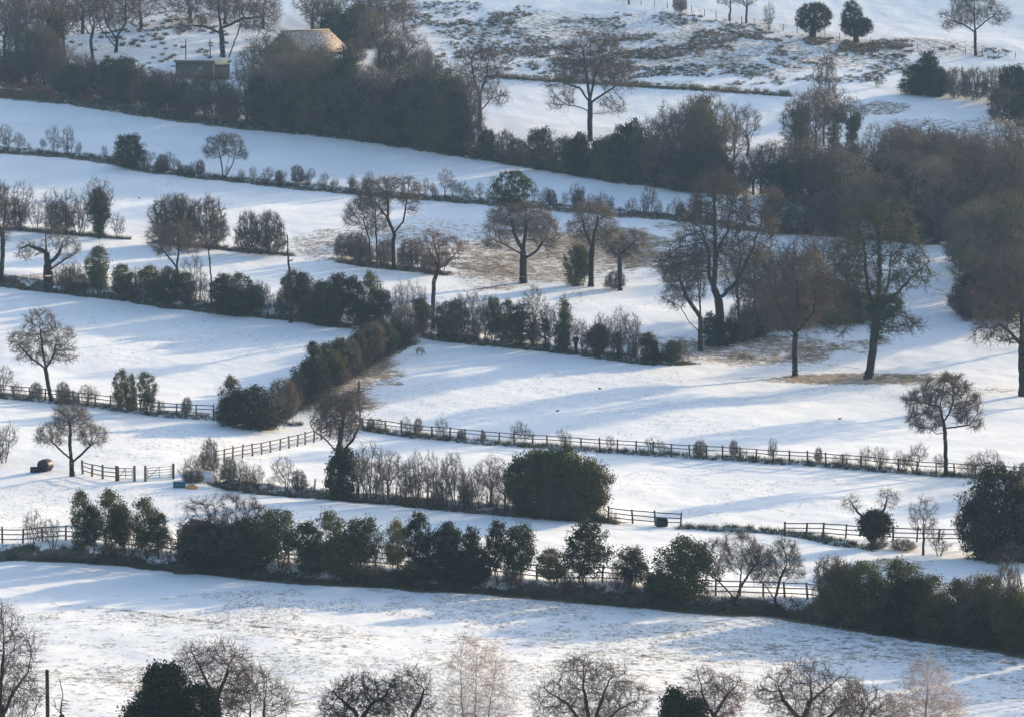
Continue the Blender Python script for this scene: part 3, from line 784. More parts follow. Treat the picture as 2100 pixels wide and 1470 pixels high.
hero('bare_tree', 'tree', 'Y-forked bare tree between the dark hollies of the upper left bank', 362, 616,
     [[(0, -8), (0, 50), (1, 72)], [(1, 70), (-16, 90), (-32, 112)], [(1, 72), (6, 105), (4, 135)]],
     [(-34, 128, 32, 26), (8, 138, 30, 28), (34, 112, 24, 20), (-14, 108, 32, 20)], seed=212, n_attr=600, rmax=.18, k=4, tl=.6)
hero('dead_tree', 'tree', 'slim broken dead trunk behind the left hollies', 432, 634, [[(0, -8), (2, 60), (-2, 110), (-4, 140)]], [(-2, 128, 8, 12), (4, 110, 8, 10)], seed=213, n_attr=12, k=1, rmax=.17, D=.3, rt=.06, tl=.3, mats=('bark', 'bark'))
hero('dead_tree', 'tree', 'tall bare broken dead trunk rising in front of the hollies', 596, 662, [[(0, -8), (0, 66), (-4, 134), (-6, 182)]], [(-2, 150, 10, 14), (8, 96, 12, 5), (4, 132, 12, 10)], seed=214, n_attr=16, k=1, rmax=.24, D=.3, rt=.08, tl=.35, mats=('bark', 'bark'))
hero('bare_tree', 'tree', 'crooked bare tree with windswept crown above the central hedge', 888, 676,
     [[(0, -8), (0, 50), (2, 100), (10, 122), (14, 140)], [(14, 124), (30, 136), (48, 160)], [(12, 130), (-6, 160), (-14, 186)], [(14, 140), (6, 165), (0, 190)]],
     [(-4, 180, 36, 26), (40, 168, 28, 26), (10, 150, 44, 24), (-24, 160, 18, 16), (62, 180, 12, 10)], seed=215, n_attr=700, clump=.5, k=3, tl=.5, rmax=.26, mats=('bark', 'twig_red'))

HC = 'plants along the central field hedge'
row(HC, 'in the central field hedge', [
    ('dense', 924, 694, 76, 78), ('thorn', 944, 698, 100, 76), ('thorn', 980, 700, 70, 50), ('holly', 1014, 704, 100, 38), ('holly', 1040, 708, 94, 44), ('bare', 1092, 712, 128, 84, 'fan-shaped pale bare tree in the middle of the central hedge', 0),
    ('column', 1120, 714, 72, 30), ('column', 1158, 720, 122, 34), ('holly', 1152, 722, 60, 44, None, 0), ('thorn', 1205, 724, 46, 40), ('thorn', 1228, 726, 86, 60), ('holly', 1230, 728, 62, 54, None, 2), ('thorn', 1272, 734, 104, 54), ('column', 1268, 734, 62, 34), ('thorn', 1304, 736, 84, 34),
    ('holly', 1062, 710, 76, 26), ('thorn', 1000, 704, 80, 40), ('cone', 1343, 742, 44, 24), ('dense', 1378, 742, 42, 50), ('thorn', 1392, 738, 54, 46), ('thorn', 1330, 742, 50, 34)])
hero('bare_tree', 'tree', 'slender bare tree leaning left beside the great ivied oak', 1436, 720,
     [[(0, -8), (0, 70), (-2, 120)], [(-2, 70), (-28, 110), (-44, 150)], [(0, 40), (-24, 62), (-40, 90)]],
     [(-40, 150, 40, 34), (-10, 175, 34, 34), (-50, 110, 34, 24), (-20, 130, 38, 34), (-64, 140, 20, 14)], seed=216, n_attr=900, k=4, tl=.7, rmax=.3, mats=('bark', 'twig'))
hero('oak_tree', 'tree', 'great bare oak with splayed limbs and ivy around its foot', 1474, 706,
     [[(0, -8), (2, 60), (-2, 100)], [(-2, 96), (-20, 140), (-22, 190), (-38, 240)], [(0, 96), (36, 128), (66, 190), (86, 250)], [(-4, 120), (-8, 180), (-10, 260), (-12, 320)], [(-8, 190), (16, 230), (20, 280)], [(36, 128), (44, 180), (36, 230)]],
     [(-40, 250, 44, 50), (-10, 315, 56, 42), (30, 275, 40, 46), (88, 240, 36, 44), (60, 190, 44, 40), (-60, 200, 50, 40), (-88, 165, 44, 30), (0, 210, 60, 50)], seed=217, n_attr=1300, k=4, tl=1.0, rmax=.52, D=.42,
     leafblobs=[(0, 24, 36, 34, 110), (-14, 40, 18, 26, 40), (20, 26, 24, 26, 50)], leaf_mat='ivy', mats=('bark', 'twig'))
row('scrub under the big field trees', 'under the big field trees', [
    ('thicket', 1520, 700, 84, 70), ('thicket', 1560, 690, 100, 90), ('thicket', 1590, 676, 90, 80), ('dense', 1545, 692, 54, 70), ('wood', 1545, 660, 150, 110), ('dense', 1700, 662, 90, 90), ('wood', 1690, 652, 170, 110), ('thicket', 1655, 670, 90, 90), ('dense', 1745, 660, 76, 80), ('dense', 1625, 672, 60, 70), ('wood', 1588, 664, 170, 110), ('wood', 1645, 668, 190, 110), ('wood', 1735, 662, 190, 110), ('thicket', 1610, 676, 90, 90), ('thicket', 1710, 668, 90, 90), ('wood', 1515, 650, 130, 90), ('thicket', 1770, 664, 70, 70)])
hero('field_tree', 'tree', 'brown round-crowned tree with a clean straight trunk in the sunlit field', 1631, 770,
     [[(0, -8), (-2, 50), (0, 90)], [(0, 86), (-30, 130), (-44, 170)], [(0, 90), (4, 150), (2, 210)], [(0, 88), (36, 130), (44, 180)], [(-2, 78), (-22, 94), (-34, 92)]],
     [(-40, 170, 48, 50), (10, 210, 62, 50), (46, 165, 42, 54), (0, 130, 66, 44), (-20, 110, 50, 24)], seed=218, n_attr=1300, k=5, tl=.9, rmax=.34, D=.36, mats=('bark', 'twig_brown'))
hero('field_tree', 'tree', 'very tall bare tree with leaning ivied trunk in the sunlit field', 1778, 776,
     [[(0, -8), (12, 60), (18, 120), (20, 140)], [(20, 136), (0, 180), (-6, 240), (-12, 300)], [(20, 140), (24, 210), (22, 290), (20, 350)], [(20, 140), (40, 190), (46, 250)], [(22, 140), (64, 180), (100, 220), (124, 240)], [(18, 120), (-20, 140), (-48, 150)]],
     [(0, 320, 62, 52), (48, 320, 50, 50), (-30, 250, 48, 50), (70, 260, 48, 50), (10, 230, 66, 60), (100, 215, 44, 36), (-40, 190, 44, 44), (40, 190, 50, 40), (60, 110, 60, 20), (-60, 120, 40, 34)], seed=219, n_attr=1600, k=4, tl=1.0, rmax=.48, D=.44,
     leafblobs=[(42, 148, 30, 26, 90), (20, 130, 16, 50, 60), (10, 165, 24, 34, 40)], leaf_mat='ivy', mats=('bark', 'twig_green'))
hero('field_tree', 'tree', 'orange-brown tree with a dark trunk at the right picture edge', 2096, 812,
     [[(0, -8), (-1, 80), (-2, 140)], [(-1, 100), (-24, 130), (-50, 150), (-60, 140)], [(-2, 140), (-6, 200), (-14, 260)], [(0, 130), (30, 180), (50, 240)]],
     [(-60, 150, 52, 30), (-50, 200, 64, 56), (0, 250, 76, 60), (60, 200, 60, 60), (-30, 130, 60, 30), (-90, 115, 30, 14)], seed=220, n_attr=1300, k=4, tl=.9, rmax=.42, D=.4, mats=('bark', 'twig_brown'))

row('bushes on the short left strip', 'on the short left strip', [
    ('wood', -4, 470, 100, 60, 'greenish tree cut by the left picture edge above the short grass strip', 2), ('thorn', 44, 470, 98, 66), ('thorn', 108, 478, 92, 62), ('thorn', 136, 480, 94, 60), ('thorn', 76, 474, 66, 56), ('thicket', 120, 479, 70, 70), ('thicket', 30, 470, 66, 60), ('thorn', 160, 484, 84, 50), ('ivytree', 203, 490, 122, 82), ('holly', 200, 490, 106, 50, None, 1), ('thorn', 242, 490, 52, 42), ('thorn', 168, 486, 70, 40)])
row('pale round bushes in the middle left field', 'in the middle left field', [
    ('thicket', 356, 506, 108, 106, 'widest grey round bush in the middle left field', 1), ('thorn', 330, 504, 92, 70), ('thorn', 384, 508, 96, 66), ('thicket', 428, 511, 110, 84, 'darker tall round bush beside the widest grey one', 0), ('thorn', 448, 512, 88, 50), ('wood', 370, 508, 112, 96, 'grey round-crowned tree standing among the middle left bushes', 1), ('thicket', 508, 520, 88, 62), ('thicket', 556, 524, 94, 66), ('thorn', 532, 522, 84, 90)])
row('bushes under the middle twin trees', 'under the two middle field trees', [
    ('thorn', 736, 540, 64, 52), ('thicket', 745, 542, 46, 48), ('thicket', 838, 554, 66, 56), ('thorn', 862, 558, 62, 50), ('thorn', 905, 562, 72, 60), ('thorn', 782, 548, 60, 50), ('thicket', 880, 562, 40, 50)])
hero('bare_tree', 'tree', 'thin two-stemmed bare tree, smaller of the middle pair', 766, 542,
     [[(-6, -6), (-8, 50), (-20, 90)], [(8, -6), (6, 60), (4, 100)]], [(-26, 110, 36, 32), (8, 115, 30, 34), (-48, 90, 20, 18), (0, 80, 32, 24)], seed=221, n_attr=700, k=4, rmax=.16, tl=.6)
hero('bare_tree', 'tree', 'tall Y-forked bare tree, larger of the middle pair', 808, 552,
     [[(0, -8), (-2, 50), (2, 76)], [(2, 74), (-12, 104), (-34, 134)], [(2, 76), (20, 100), (26, 140)], [(-14, 104), (-12, 140), (-16, 160)]],
     [(-34, 158, 44, 34), (24, 162, 36, 32), (-62, 128, 16, 14), (40, 128, 18, 18), (-2, 178, 24, 16)], seed=222, n_attr=900, k=4, rmax=.26, tl=.6)
hero('oak_tree', 'tree', 'stout bare oak in the tawny field with a green leafy crown top', 1073, 580,
     [[(0, -8), (0, 40), (0, 70)], [(0, 66), (-18, 100), (-26, 140)], [(0, 70), (6, 120), (0, 180)], [(0, 46), (28, 66), (44, 90)], [(0, 60), (-40, 80), (-64, 90)]],
     [(-44, 110, 44, 24), (44, 100, 40, 24), (-10, 140, 66, 26), (20, 120, 50, 26), (-60, 80, 30, 14), (50, 76, 26, 16)], seed=223, n_attr=1100, k=4, rmax=.5, tl=.8,
     leafblobs=[(-24, 196, 42, 34, 150), (-16, 166, 34, 22, 30)], leaf_mat='ivy', mats=('bark', 'twig_brown'))
row('trees in the tawny field', 'in the tawny field', [('dense', 1178, 586, 84, 46), ('holly', 1196, 588, 88, 40), ('thicket', 1262, 594, 40, 50)])
hero('bare_tree', 'tree', 'upright bare tree behind a dark evergreen in the tawny field', 1212, 588,
     [[(0, -8), (0, 60), (6, 110)], [(2, 80), (-14, 120), (-20, 150)], [(6, 110), (14, 140), (10, 165)]],
     [(0, 150, 44, 26), (30, 130, 26, 26), (-28, 118, 30, 22), (4, 105, 36, 20)], seed=224, n_attr=700, k=4, rmax=.36, tl=.7)
hero('bare_tree', 'tree', 'small bare tree with flared foot, last in the tawny field', 1272, 596,
     [[(0, -8), (-1, 40), (-2, 80)], [(-2, 70), (-22, 90), (-30, 100)], [(-2, 74), (20, 92), (34, 106)]],
     [(-14, 104, 34, 26), (26, 106, 32, 22), (6, 80, 40, 16)], seed=225, n_attr=500, k=4, rmax=.3, tl=.6)

row('small plants along the thin pasture hedge', 'on the pasture hedge', [
    ('thorn', 14, 308, 52, 50), ('thorn', 38, 310, 44, 34), ('thorn', 114, 318, 60, 42), ('thorn', 142, 320, 62, 38), ('dense', 266, 343, 66, 68), ('thorn', 300, 348, 40, 40), ('thorn', 352, 354, 44, 42), ('thorn', 398, 360, 34, 28), ('thicket', 380, 360, 22, 40), ('thicket', 330, 352, 22, 40),
    ('thorn', 496, 374, 30, 22), ('thorn', 546, 380, 38, 38), ('thorn', 576, 383, 34, 34), ('thorn', 630, 388, 42, 16), ('thorn', 664, 390, 36, 30), ('thorn', 688, 392, 28, 24), ('thorn', 726, 395, 38, 32), ('thorn', 752, 397, 40, 30),
    ('thorn', 872, 408, 46, 20), ('bare', 914, 411, 66, 44, 'small V-shaped bare tree on the thin pasture hedge'), ('thorn', 948, 413, 42, 34), ('thorn', 964, 414, 34, 26), ('thorn', 1002, 418, 38, 30), ('thorn', 890, 409, 36, 22), ('thorn', 1120, 428, 50, 34),
    ('thorn', 1182, 434, 58, 48), ('thorn', 1210, 437, 40, 30), ('thorn', 1240, 440, 46, 40), ('thorn', 1300, 444, 40, 30), ('thorn', 1332, 446, 70, 46), ('thorn', 1350, 447, 40, 30), ('thorn', 1390, 450, 44, 40), ('thorn', 1420, 452, 48, 40), ('thorn', 1450, 456, 50, 40), ('thorn', 1525, 470, 74, 40), ('thorn', 1495, 466, 60, 40)])
hero('bare_tree', 'tree', 'neat fan-shaped bare tree alone on the thin pasture hedge', 460, 366,
     [[(-3, -6), (-4, 20), (-8, 44)], [(2, -6), (4, 22), (10, 44)], [(0, 0), (18, 30), (22, 50)]], [(-20, 62, 28, 24), (18, 66, 28, 26), (0, 74, 26, 20), (-34, 50, 14, 14), (38, 48, 14, 12)], seed=226, n_attr=800, k=3, rmax=.14, tl=.5, mats=('bark', 'twig'))

HW = 'dark wood between the farm and the pastures'
row(HW, 'below the barn', [
    ('thicket', 10, 172, 74, 80), ('dense', 30, 168, 60, 80), ('wood', 60, 168, 190, 110), ('wood', 10, 150, 190, 110), ('thicket', 92, 176, 70, 80), ('dense', 150, 196, 62, 80), ('thicket', 190, 200, 78, 80), ('dense', 225, 206, 84, 84), ('dense', 265, 212, 92, 80),
    ('thicket', 300, 218, 80, 80), ('thicket', 345, 228, 84, 80), ('thicket', 392, 236, 90, 84), ('dense', 320, 222, 62, 70), ('thicket', 440, 244, 96, 76), ('dense', 372, 232, 60, 70), ('thicket', 465, 246, 76, 50),
    ('wood', 560, 236, 180, 130), ('thicket', 530, 256, 100, 70), ('dense', 540, 258, 96, 78), ('wood', 520, 220, 130, 90), ('dense', 590, 262, 98, 90), ('wood', 606, 240, 150, 96), ('dense', 636, 268, 110, 90), ('wood', 650, 250, 160, 100), ('dense', 684, 274, 140, 100), ('cone', 712, 272, 172, 88), ('wood', 664, 240, 140, 90),
    ('dense', 736, 282, 118, 90), ('dense', 790, 290, 106, 100), ('wood', 770, 268, 130, 100), ('dense', 830, 296, 128, 90), ('wood', 845, 280, 150, 100), ('dense', 872, 302, 140, 90), ('wood', 900, 290, 170, 100), ('dense', 915, 310, 156, 90), ('cone', 940, 316, 132, 70), ('wood', 960, 306, 150, 70),
    ('thicket', 740, 286, 60, 70), ('thicket', 800, 294, 56, 70), ('thicket', 980, 320, 70, 60), ('thicket', 620, 270, 50, 70), ('thicket', 690, 278, 50, 70)])
row('dark wood edge above the upper pasture', 'along the lower wood edge', [
    ('dense', 1002, 326, 58, 46), ('thicket', 1036, 332, 66, 50), ('dense', 1060, 338, 54, 44), ('dense', 1108, 348, 84, 66), ('thorn', 1085, 342, 60, 44), ('dense', 1150, 354, 72, 60), ('cone', 1190, 360, 86, 66), ('dense', 1182, 358, 76, 60), ('dense', 1236, 364, 80, 60), ('cone', 1278, 370, 118, 84), ('cone', 1300, 372, 124, 70), ('dense', 1262, 368, 90, 80), ('dense', 1318, 374, 90, 60),
    ('thicket', 1350, 380, 110, 80), ('dense', 1365, 384, 80, 80), ('wood', 1400, 384, 170, 110), ('wood', 1450, 390, 200, 120), ('wood', 1425, 386, 186, 100), ('cone', 1440, 370, 178, 90), ('dense', 1410, 390, 80, 90), ('dense', 1460, 394, 90, 90), ('thicket', 1470, 396, 76, 90), ('thicket', 1510, 398, 70, 80), ('thicket', 1390, 392, 60, 80), ('thorn', 1370, 330, 120, 70)])
hero('bare_tree', 'tree', 'bare oak with forked trunk at the right end of the dark wood', 984, 270,
     [[(0, -8), (0, 60), (-2, 84)], [(0, 70), (-12, 110), (-18, 150)], [(0, 76), (14, 116), (18, 150)], [(2, 40), (22, 66), (40, 74)]],
     [(-20, 140, 36, 38), (18, 140, 34, 40), (30, 70, 30, 22), (0, 110, 44, 34)], seed=227, n_attr=800, k=4, rmax=.34, tl=.9, D=.36, tr=.02)
hero('oak_tree', 'tree', 'big spreading bare oak standing before the rushy hillside', 1210, 290,
     [[(0, -10), (0, 50), (0, 84)], [(0, 78), (-22, 110), (-60, 122)], [(0, 80), (32, 100), (58, 116)], [(0, 84), (8, 130), (24, 170)], [(0, 84), (-8, 140), (-16, 190)], [(0, 60), (-20, 70), (-50, 76)]],
     [(-56, 118, 44, 26), (56, 120, 44, 26), (0, 190, 66, 44), (40, 160, 52, 36), (-42, 160, 50, 38), (-60, 78, 36, 18), (46, 72, 36, 20), (0, 140, 60, 30)], seed=228, n_attr=1300, k=4, rmax=.42, tl=.9, D=.38, tr=.017)
row('trees around the farm at the top', 'around the farm', [
    ('wood', 35, 120, 180, 120), ('wood', 100, 150, 170, 90), ('wood', 130, 110, 170, 90), ('ivytree', 118, 160, 180, 90), ('bare', 190, 122, 160, 120), ('wood', 170, 70, 110, 120), ('wood', 290, 60, 100, 110), ('wood', 390, 48, 80, 130), ('wood', 460, 50, 90, 110), ('wood', 540, 60, 90, 90),
    ('wood', 660, 90, 110, 90), ('wood', 710, 80, 100, 90), ('dense', 690, 100, 80, 70), ('wood', 640, 60, 90, 90), ('wood', 790, 70, 100, 110), ('dense', 740, 100, 90, 90), ('wood', 850, 160, 90, 80), ('thicket', 810, 160, 80, 90), ('wood', 800, 170, 90, 80), ('thicket', 870, 180, 80, 80), ('wood', 760, 66, 90, 80), ('wood', 828, 60, 84, 70), ('thicket', 725, 130, 50, 60)])
hero('bare_tree', 'tree', 'dark forked bare tree between the left farm wood and the shed', 236, 108,
     [[(0, -6), (4, 20), (6, 40)], [(4, 24), (-18, 60), (-26, 110)], [(0, 10), (-30, 50), (-34, 100)], [(6, 34), (22, 60), (22, 100)]], [(-30, 110, 40, 40), (20, 110, 44, 40), (0, 80, 60, 30)], seed=229, n_attr=800, k=4, rmax=.3, tl=.9, D=.36, tr=.02)
hero('bare_tree', 'tree', 'large bare tree with long side boughs rising behind the shed', 460, 118,
     [[(-3, -8), (-6, 50), (-12, 120)], [(8, -4), (24, 40), (40, 84)], [(-6, 50), (-40, 64), (-80, 66)], [(-4, 60), (40, 80), (90, 84)]], [(-70, 70, 50, 24), (60, 80, 60, 28), (-20, 110, 70, 40), (30, 120, 60, 34)], seed=230, n_attr=1000, k=4, rmax=.48, tl=.9, D=.38, tr=.02)
hero('bare_tree', 'tree', 'bare round-crowned tree right of the barn roof', 780, 142,
     [[(0, -6), (-2, 26), (-2, 44)], [(-2, 40), (-14, 64), (-16, 90)], [(-2, 42), (16, 66), (30, 80)]], [(-16, 90, 36, 34), (24, 84, 38, 30), (0, 62, 50, 22)], seed=231, n_attr=800, k=4, rmax=.3, tl=.8, D=.34, tr=.018)

row('right-hand wood', 'in the right-hand wood', [
    ('bare', 1532, 322, 110, 90), ('bare', 1505, 330, 120, 70), ('ivytree', 1640, 300, 110, 80), ('ivytree', 1710, 310, 130, 90), ('ivytree', 1746, 320, 120, 70), ('wood', 1690, 300, 190, 66), ('wood', 1672, 330, 150, 100), ('wood', 1630, 320, 110, 80),
    ('wood', 1590, 400, 110, 110), ('wood', 1640, 404, 120, 110), ('wood', 1545, 400, 80, 80), ('dense', 1600, 410, 70, 90), ('dense', 1660, 420, 90, 100), ('wood', 1700, 420, 120, 110), ('wood', 1760, 400, 110, 90), ('bare', 1792, 380, 130, 70), ('thicket', 1740, 350, 60, 60),
    ('wood', 1580, 478, 96, 80), ('dense', 1596, 480, 78, 66), ('thicket', 1640, 480, 84, 80), ('thorn', 1660, 480, 70, 70), ('thicket', 1690, 484, 90, 80), ('dense', 1730, 470, 110, 100), ('wood', 1740, 486, 120, 110), ('wood', 1800, 492, 130, 110), ('thicket', 1850, 494, 100, 90), ('dense', 1790, 450, 110, 90),
    ('wood', 1850, 400, 150, 120), ('wood', 1900, 380, 130, 110), ('wood', 1960, 390, 130, 120), ('wood', 2020, 400, 130, 120), ('wood', 2085, 400, 140, 110), ('bare', 2040, 330, 90, 100), ('bare', 2090, 330, 90, 90), ('thicket', 1870, 330, 60, 90), ('thicket', 1930, 320, 50, 90), ('thicket', 1990, 326, 50, 80), ('wood', 1830, 340, 80, 80),
    ('dense', 1880, 480, 120, 110), ('wood', 1920, 500, 180, 130), ('dense', 1940, 490, 110, 110), ('wood', 1985, 500, 190, 130), ('wood', 2050, 500, 200, 130), ('wood', 2095, 500, 210, 120), ('dense', 2010, 500, 110, 110), ('dense', 1850, 440, 100, 100), ('dense', 1960, 430, 90, 100), ('dense', 2060, 430, 90, 100),
    ('wood', 2010, 600, 190, 130), ('wood', 2070, 600, 200, 130), ('wood', 1990, 640, 130, 90), ('dense', 2000, 648, 84, 90), ('dense', 2060, 652, 90, 100), ('wood', 2050, 655, 150, 110), ('thicket', 1968, 640, 60, 60), ('wood', 2110, 655, 190, 120), ('thicket', 2030, 655, 50, 80), ('wood', 1970, 560, 130, 90)])
row('hedge beneath the top fence', 'beneath the top wire fence', [
    ('cone', 1902, 196, 88, 80), ('dense', 1880, 194, 60, 66), ('dense', 1925, 198, 58, 60), ('thicket', 1960, 202, 66, 60), ('thicket', 2000, 206, 68, 66), ('thicket', 2040, 212, 76, 66), ('dense', 2078, 220, 84, 70), ('dense', 2100, 224, 80, 60), ('thorn', 1800, 180, 26, 30), ('thicket', 2060, 250, 70, 80), ('dense', 2095, 260, 70, 60)])
hero('round_evergreen', 'tree', 'round dark evergreen with short trunk, wider of the hilltop pair', 1667, 76, [[(0, -4), (0, 10), (0, 24)]], [(0, 40, 30, 26)], group='hilltop evergreens', seed=232, D=.4, n_attr=100, k=1, rmax=.55,
     leafblobs=[(0, 40, 38, 30, 300), (0, 50, 26, 22, 60)], leaf_mat='dark_leaf', leaf_name='foliage')
hero('round_evergreen', 'tree', 'pear-shaped dark evergreen with pointed top, right of the hilltop pair', 1753, 88, [[(2, -4), (2, 10), (2, 24)]], [(0, 40, 26, 26)], group='hilltop evergreens', seed=233, D=.4, n_attr=100, k=1, rmax=.5,
     leafblobs=[(4, 34, 33, 20, 200), (-6, 56, 20, 30, 160), (22, 34, 16, 12, 40)], leaf_mat='dark_leaf', leaf_name='foliage')
hero('bare_tree', 'tree', 'spreading bare tree behind the top wire fence at upper right', 2001, 114,
     [[(0, -6), (-2, 30), (-2, 52)], [(-2, 50), (-26, 64), (-56, 74)], [(-2, 52), (22, 72), (40, 84)], [(-2, 52), (-4, 90), (-4, 120)]], [(-50, 72, 30, 20), (40, 82, 32, 24), (-6, 104, 52, 30), (-20, 80, 40, 24)], seed=234, n_attr=1000, k=4, rmax=.26, tl=.8, D=.32, tr=.016)
row('bare trees on the top fence line', 'on the top wire fence line', [('bare', 1496, 44, 90, 66), ('bare', 1530, 48, 96, 80), ('thorn', 1577, 62, 56, 34), ('thicket', 1394, 26, 44, 34), ('bare', 1290, 10, 60, 60)])

# the nearest trees: their feet stand below the frame
HN = 'treetops along the bottom of the picture'
hero('bare_tree', 'tree', 'tall dark bare tree at the bottom left corner', 2, 1640, [[(0, -8), (4, 120), (2, 220), (8, 300)], [(3, 170), (30, 230), (60, 270)], [(2, 200), (-40, 260), (-60, 310)], [(4, 120), (40, 160), (70, 180)]],
     [(0, 370, 46, 44), (40, 300, 50, 44), (60, 220, 40, 40), (-50, 330, 60, 70), (20, 250, 60, 60)], group=HN, seed=240, n_attr=1500, k=4, D=.28, tl=.55, rmax=.3, rt=.016, tr=.010, clump=.4)
hero('evergreen_tree', 'tree', 'spiky blackish evergreen at the bottom of the picture', 350, 1640, [[(0, -8), (0, 120), (-6, 230)]], [(0, 160, 70, 90)], group=HN, seed=241, n_attr=260, k=2, D=.34, tl=.6,
     leafblobs=[(-10, 110, 84, 110, 420), (-12, 225, 46, 58, 200), (60, 170, 40, 70, 140), (-50, 170, 36, 50, 90)], leaf_mat='dark_leaf', leaf_name='foliage')
hero('bare_tree', 'tree', 'reddish bare tree behind the spiky blackish evergreen', 455, 1620, [[(0, -8), (-4, 120), (-10, 200)], [(-8, 180), (-40, 250), (-60, 290)], [(-10, 190), (10, 240), (20, 270)]],
     [(-50, 270, 44, 44), (0, 270, 60, 40), (30, 220, 50, 44), (-20, 190, 60, 40)], group=HN, seed=242, n_attr=1300, k=4, D=.27, tl=.55, rmax=.2, rt=.014, tr=.010, mats=('bark', 'twig_red'))
hero('bare_tree', 'tree', 'thin-stemmed bare tree right of the reddish one', 545, 1620, [[(0, -8), (-4, 120), (-2, 190)], [(-40, -8), (-34, 120), (-30, 180)]],
     [(-20, 220, 50, 44), (20, 190, 44, 40), (-50, 180, 40, 40)], group=HN, seed=243, n_attr=1000, k=4, D=.27, tl=.5, rmax=.13, rt=.012, tr=.009, mats=('bark', 'twig_brown'))
hero('bare_tree', 'tree', 'dark tangled bare tree left of the pale birch', 742, 1610, [[(0, -8), (-6, 100), (-10, 150)], [(-8, 130), (20, 170), (50, 190)], [(-10, 150), (-40, 180), (-60, 200)]],
     [(-10, 200, 54, 36), (40, 195, 44, 30), (-55, 170, 36, 32), (0, 160, 70, 30)], group=HN, seed=244, n_attr=1300, k=5, D=.26, tl=.5, rmax=.2, rt=.015, tr=.012, mats=('bark', 'bark'))
hero('bare_tree', 'tree', 'rounded bare tree leaning against the pale birch', 836, 1610, [[(0, -8), (-4, 100), (0, 150)], [(-2, 120), (24, 170), (34, 200)]],
     [(10, 200, 48, 42), (20, 150, 44, 34), (-30, 170, 34, 34)], group=HN, seed=245, n_attr=1100, k=4, D=.26, tl=.5, rmax=.18, rt=.014, tr=.010)
hero('birch_tree', 'tree', 'pale pinkish birch with three slim stems', 978, 1660, [[(-22, -8), (-30, 180), (-32, 330)], [(0, -8), (-4, 180), (0, 320)], [(24, -8), (20, 160), (36, 280)]],
     [(-22, 300, 34, 70), (20, 280, 42, 70), (50, 220, 34, 44), (-36, 220, 34, 50), (0, 200, 60, 50)], group=HN, seed=246, n_attr=1500, k=4, D=.26, tl=.6, rmax=.10, rt=.008, tr=.0055, clump=.2, up=.25, mats=('birch_bark', 'twig_pale'))
hero('bare_tree', 'tree', 'broad dome-crowned bare tree at bottom centre', 1216, 1640, [[(0, -8), (-4, 110), (-4, 160)], [(-4, 140), (-50, 200), (-96, 230)], [(-4, 150), (-20, 230), (-20, 280)], [(-4, 150), (20, 220), (40, 270)], [(-2, 140), (50, 190), (92, 210)]],
     [(-20, 262, 60, 44), (36, 245, 50, 44), (-76, 220, 46, 36), (74, 205, 46, 40), (0, 200, 80, 36), (-96, 190, 34, 24)], group=HN, seed=247, n_attr=1700, k=4, D=.27, tl=.5, rmax=.28, rt=.014, tr=.009, clump=.3)
hero('conifer_tree', 'tree', 'narrow black conifer at the bottom, right of the dome-crowned tree', 1384, 1620, [[(0, -8), (0, 110), (0, 190)]], [(0, 130, 26, 80)], group=HN, seed=248, n_attr=100, k=1, D=.34, leafblobs=[(0, 90, 40, 90, 200), (0, 170, 20, 44, 80), (40, 120, 34, 70, 140)], leaf_mat='dark_leaf', leaf_name='foliage')
hero('bare_tree', 'tree', 'bare tree with rusty twigs beside the black conifer', 1470, 1620, [[(0, -8), (-4, 120), (-4, 170)], [(-4, 150), (-30, 200), (-36, 230)], [(-4, 160), (20, 200), (40, 220)]],
     [(-30, 220, 36, 36), (20, 210, 46, 34), (0, 180, 56, 34)], group=HN, seed=249, n_attr=1000, k=4, D=.26, tl=.5, rmax=.17, rt=.013, tr=.010, mats=('bark', 'twig_red'))
hero('bare_tree', 'tree', 'wide bare tree with a bold dark fork at bottom right', 1654, 1640, [[(0, -8), (0, 120), (-6, 170)], [(-6, 160), (-50, 210), (-60, 240)], [(-4, 170), (8, 220), (4, 260)], [(8, 205), (46, 240), (60, 255)], [(0, 130), (60, 190), (90, 200)]],
     [(0, 262, 60, 30), (-60, 240, 50, 34), (60, 235, 50, 34), (90, 195, 40, 34), (-90, 215, 30, 24), (0, 200, 90, 34)], group=HN, seed=250, n_attr=1500, k=4, D=.28, tl=.5, rmax=.32, rt=.015, tr=.010, clump=.45, mats=('bark', 'twig_brown'))
hero('bare_tree', 'tree', 'low bare tree between the wide forked one and the last birch', 1770, 1600, [[(0, -8), (-4, 90), (-4, 140)]], [(-10, 170, 50, 36), (40, 140, 50, 40), (0, 130, 60, 30)], group=HN, seed=251, n_attr=900, k=4, D=.26, tl=.5, rmax=.15, rt=.013, tr=.010)
hero('birch_tree', 'tree', 'straw-coloured birch with upright twigs near the bottom right corner', 1898, 1640, [[(0, -8), (-2, 160), (2, 250)]],
     [(0, 250, 44, 50), (-40, 190, 44, 46), (40, 190, 44, 46), (0, 180, 66, 40)], group=HN, seed=252, n_attr=1300, k=4, D=.27, tl=.6, rmax=.12, rt=.010, tr=.007, up=.35, mats=('birch_bark', 'twig_pale'))
hero('dead_tree', 'tree', 'short dead stump with twisted top near the pole', 128, 1560, [[(0, -8), (2, 70), (-2, 110), (2, 140), (-4, 172)], [(0, 100), (-14, 112), (-14, 130)]], [(8, 120, 16, 12), (-14, 120, 8, 14)], group=HN, seed=253, n_attr=30, k=1, D=.16, rt=.03, rmax=.17, tl=.25, mats=('bark', 'bark'))
row(HN, 'at the bottom edge', [('thorn', 30, 1580, 190, 90), ('thorn', 1050, 1600, 130, 110), ('thorn', 2000, 1600, 110, 100), ('thorn', 2070, 1610, 130, 110), ('thorn', 1560, 1610, 140, 110), ('thorn', 680, 1600, 150, 80), ('thorn', 1300, 1600, 110, 80)])

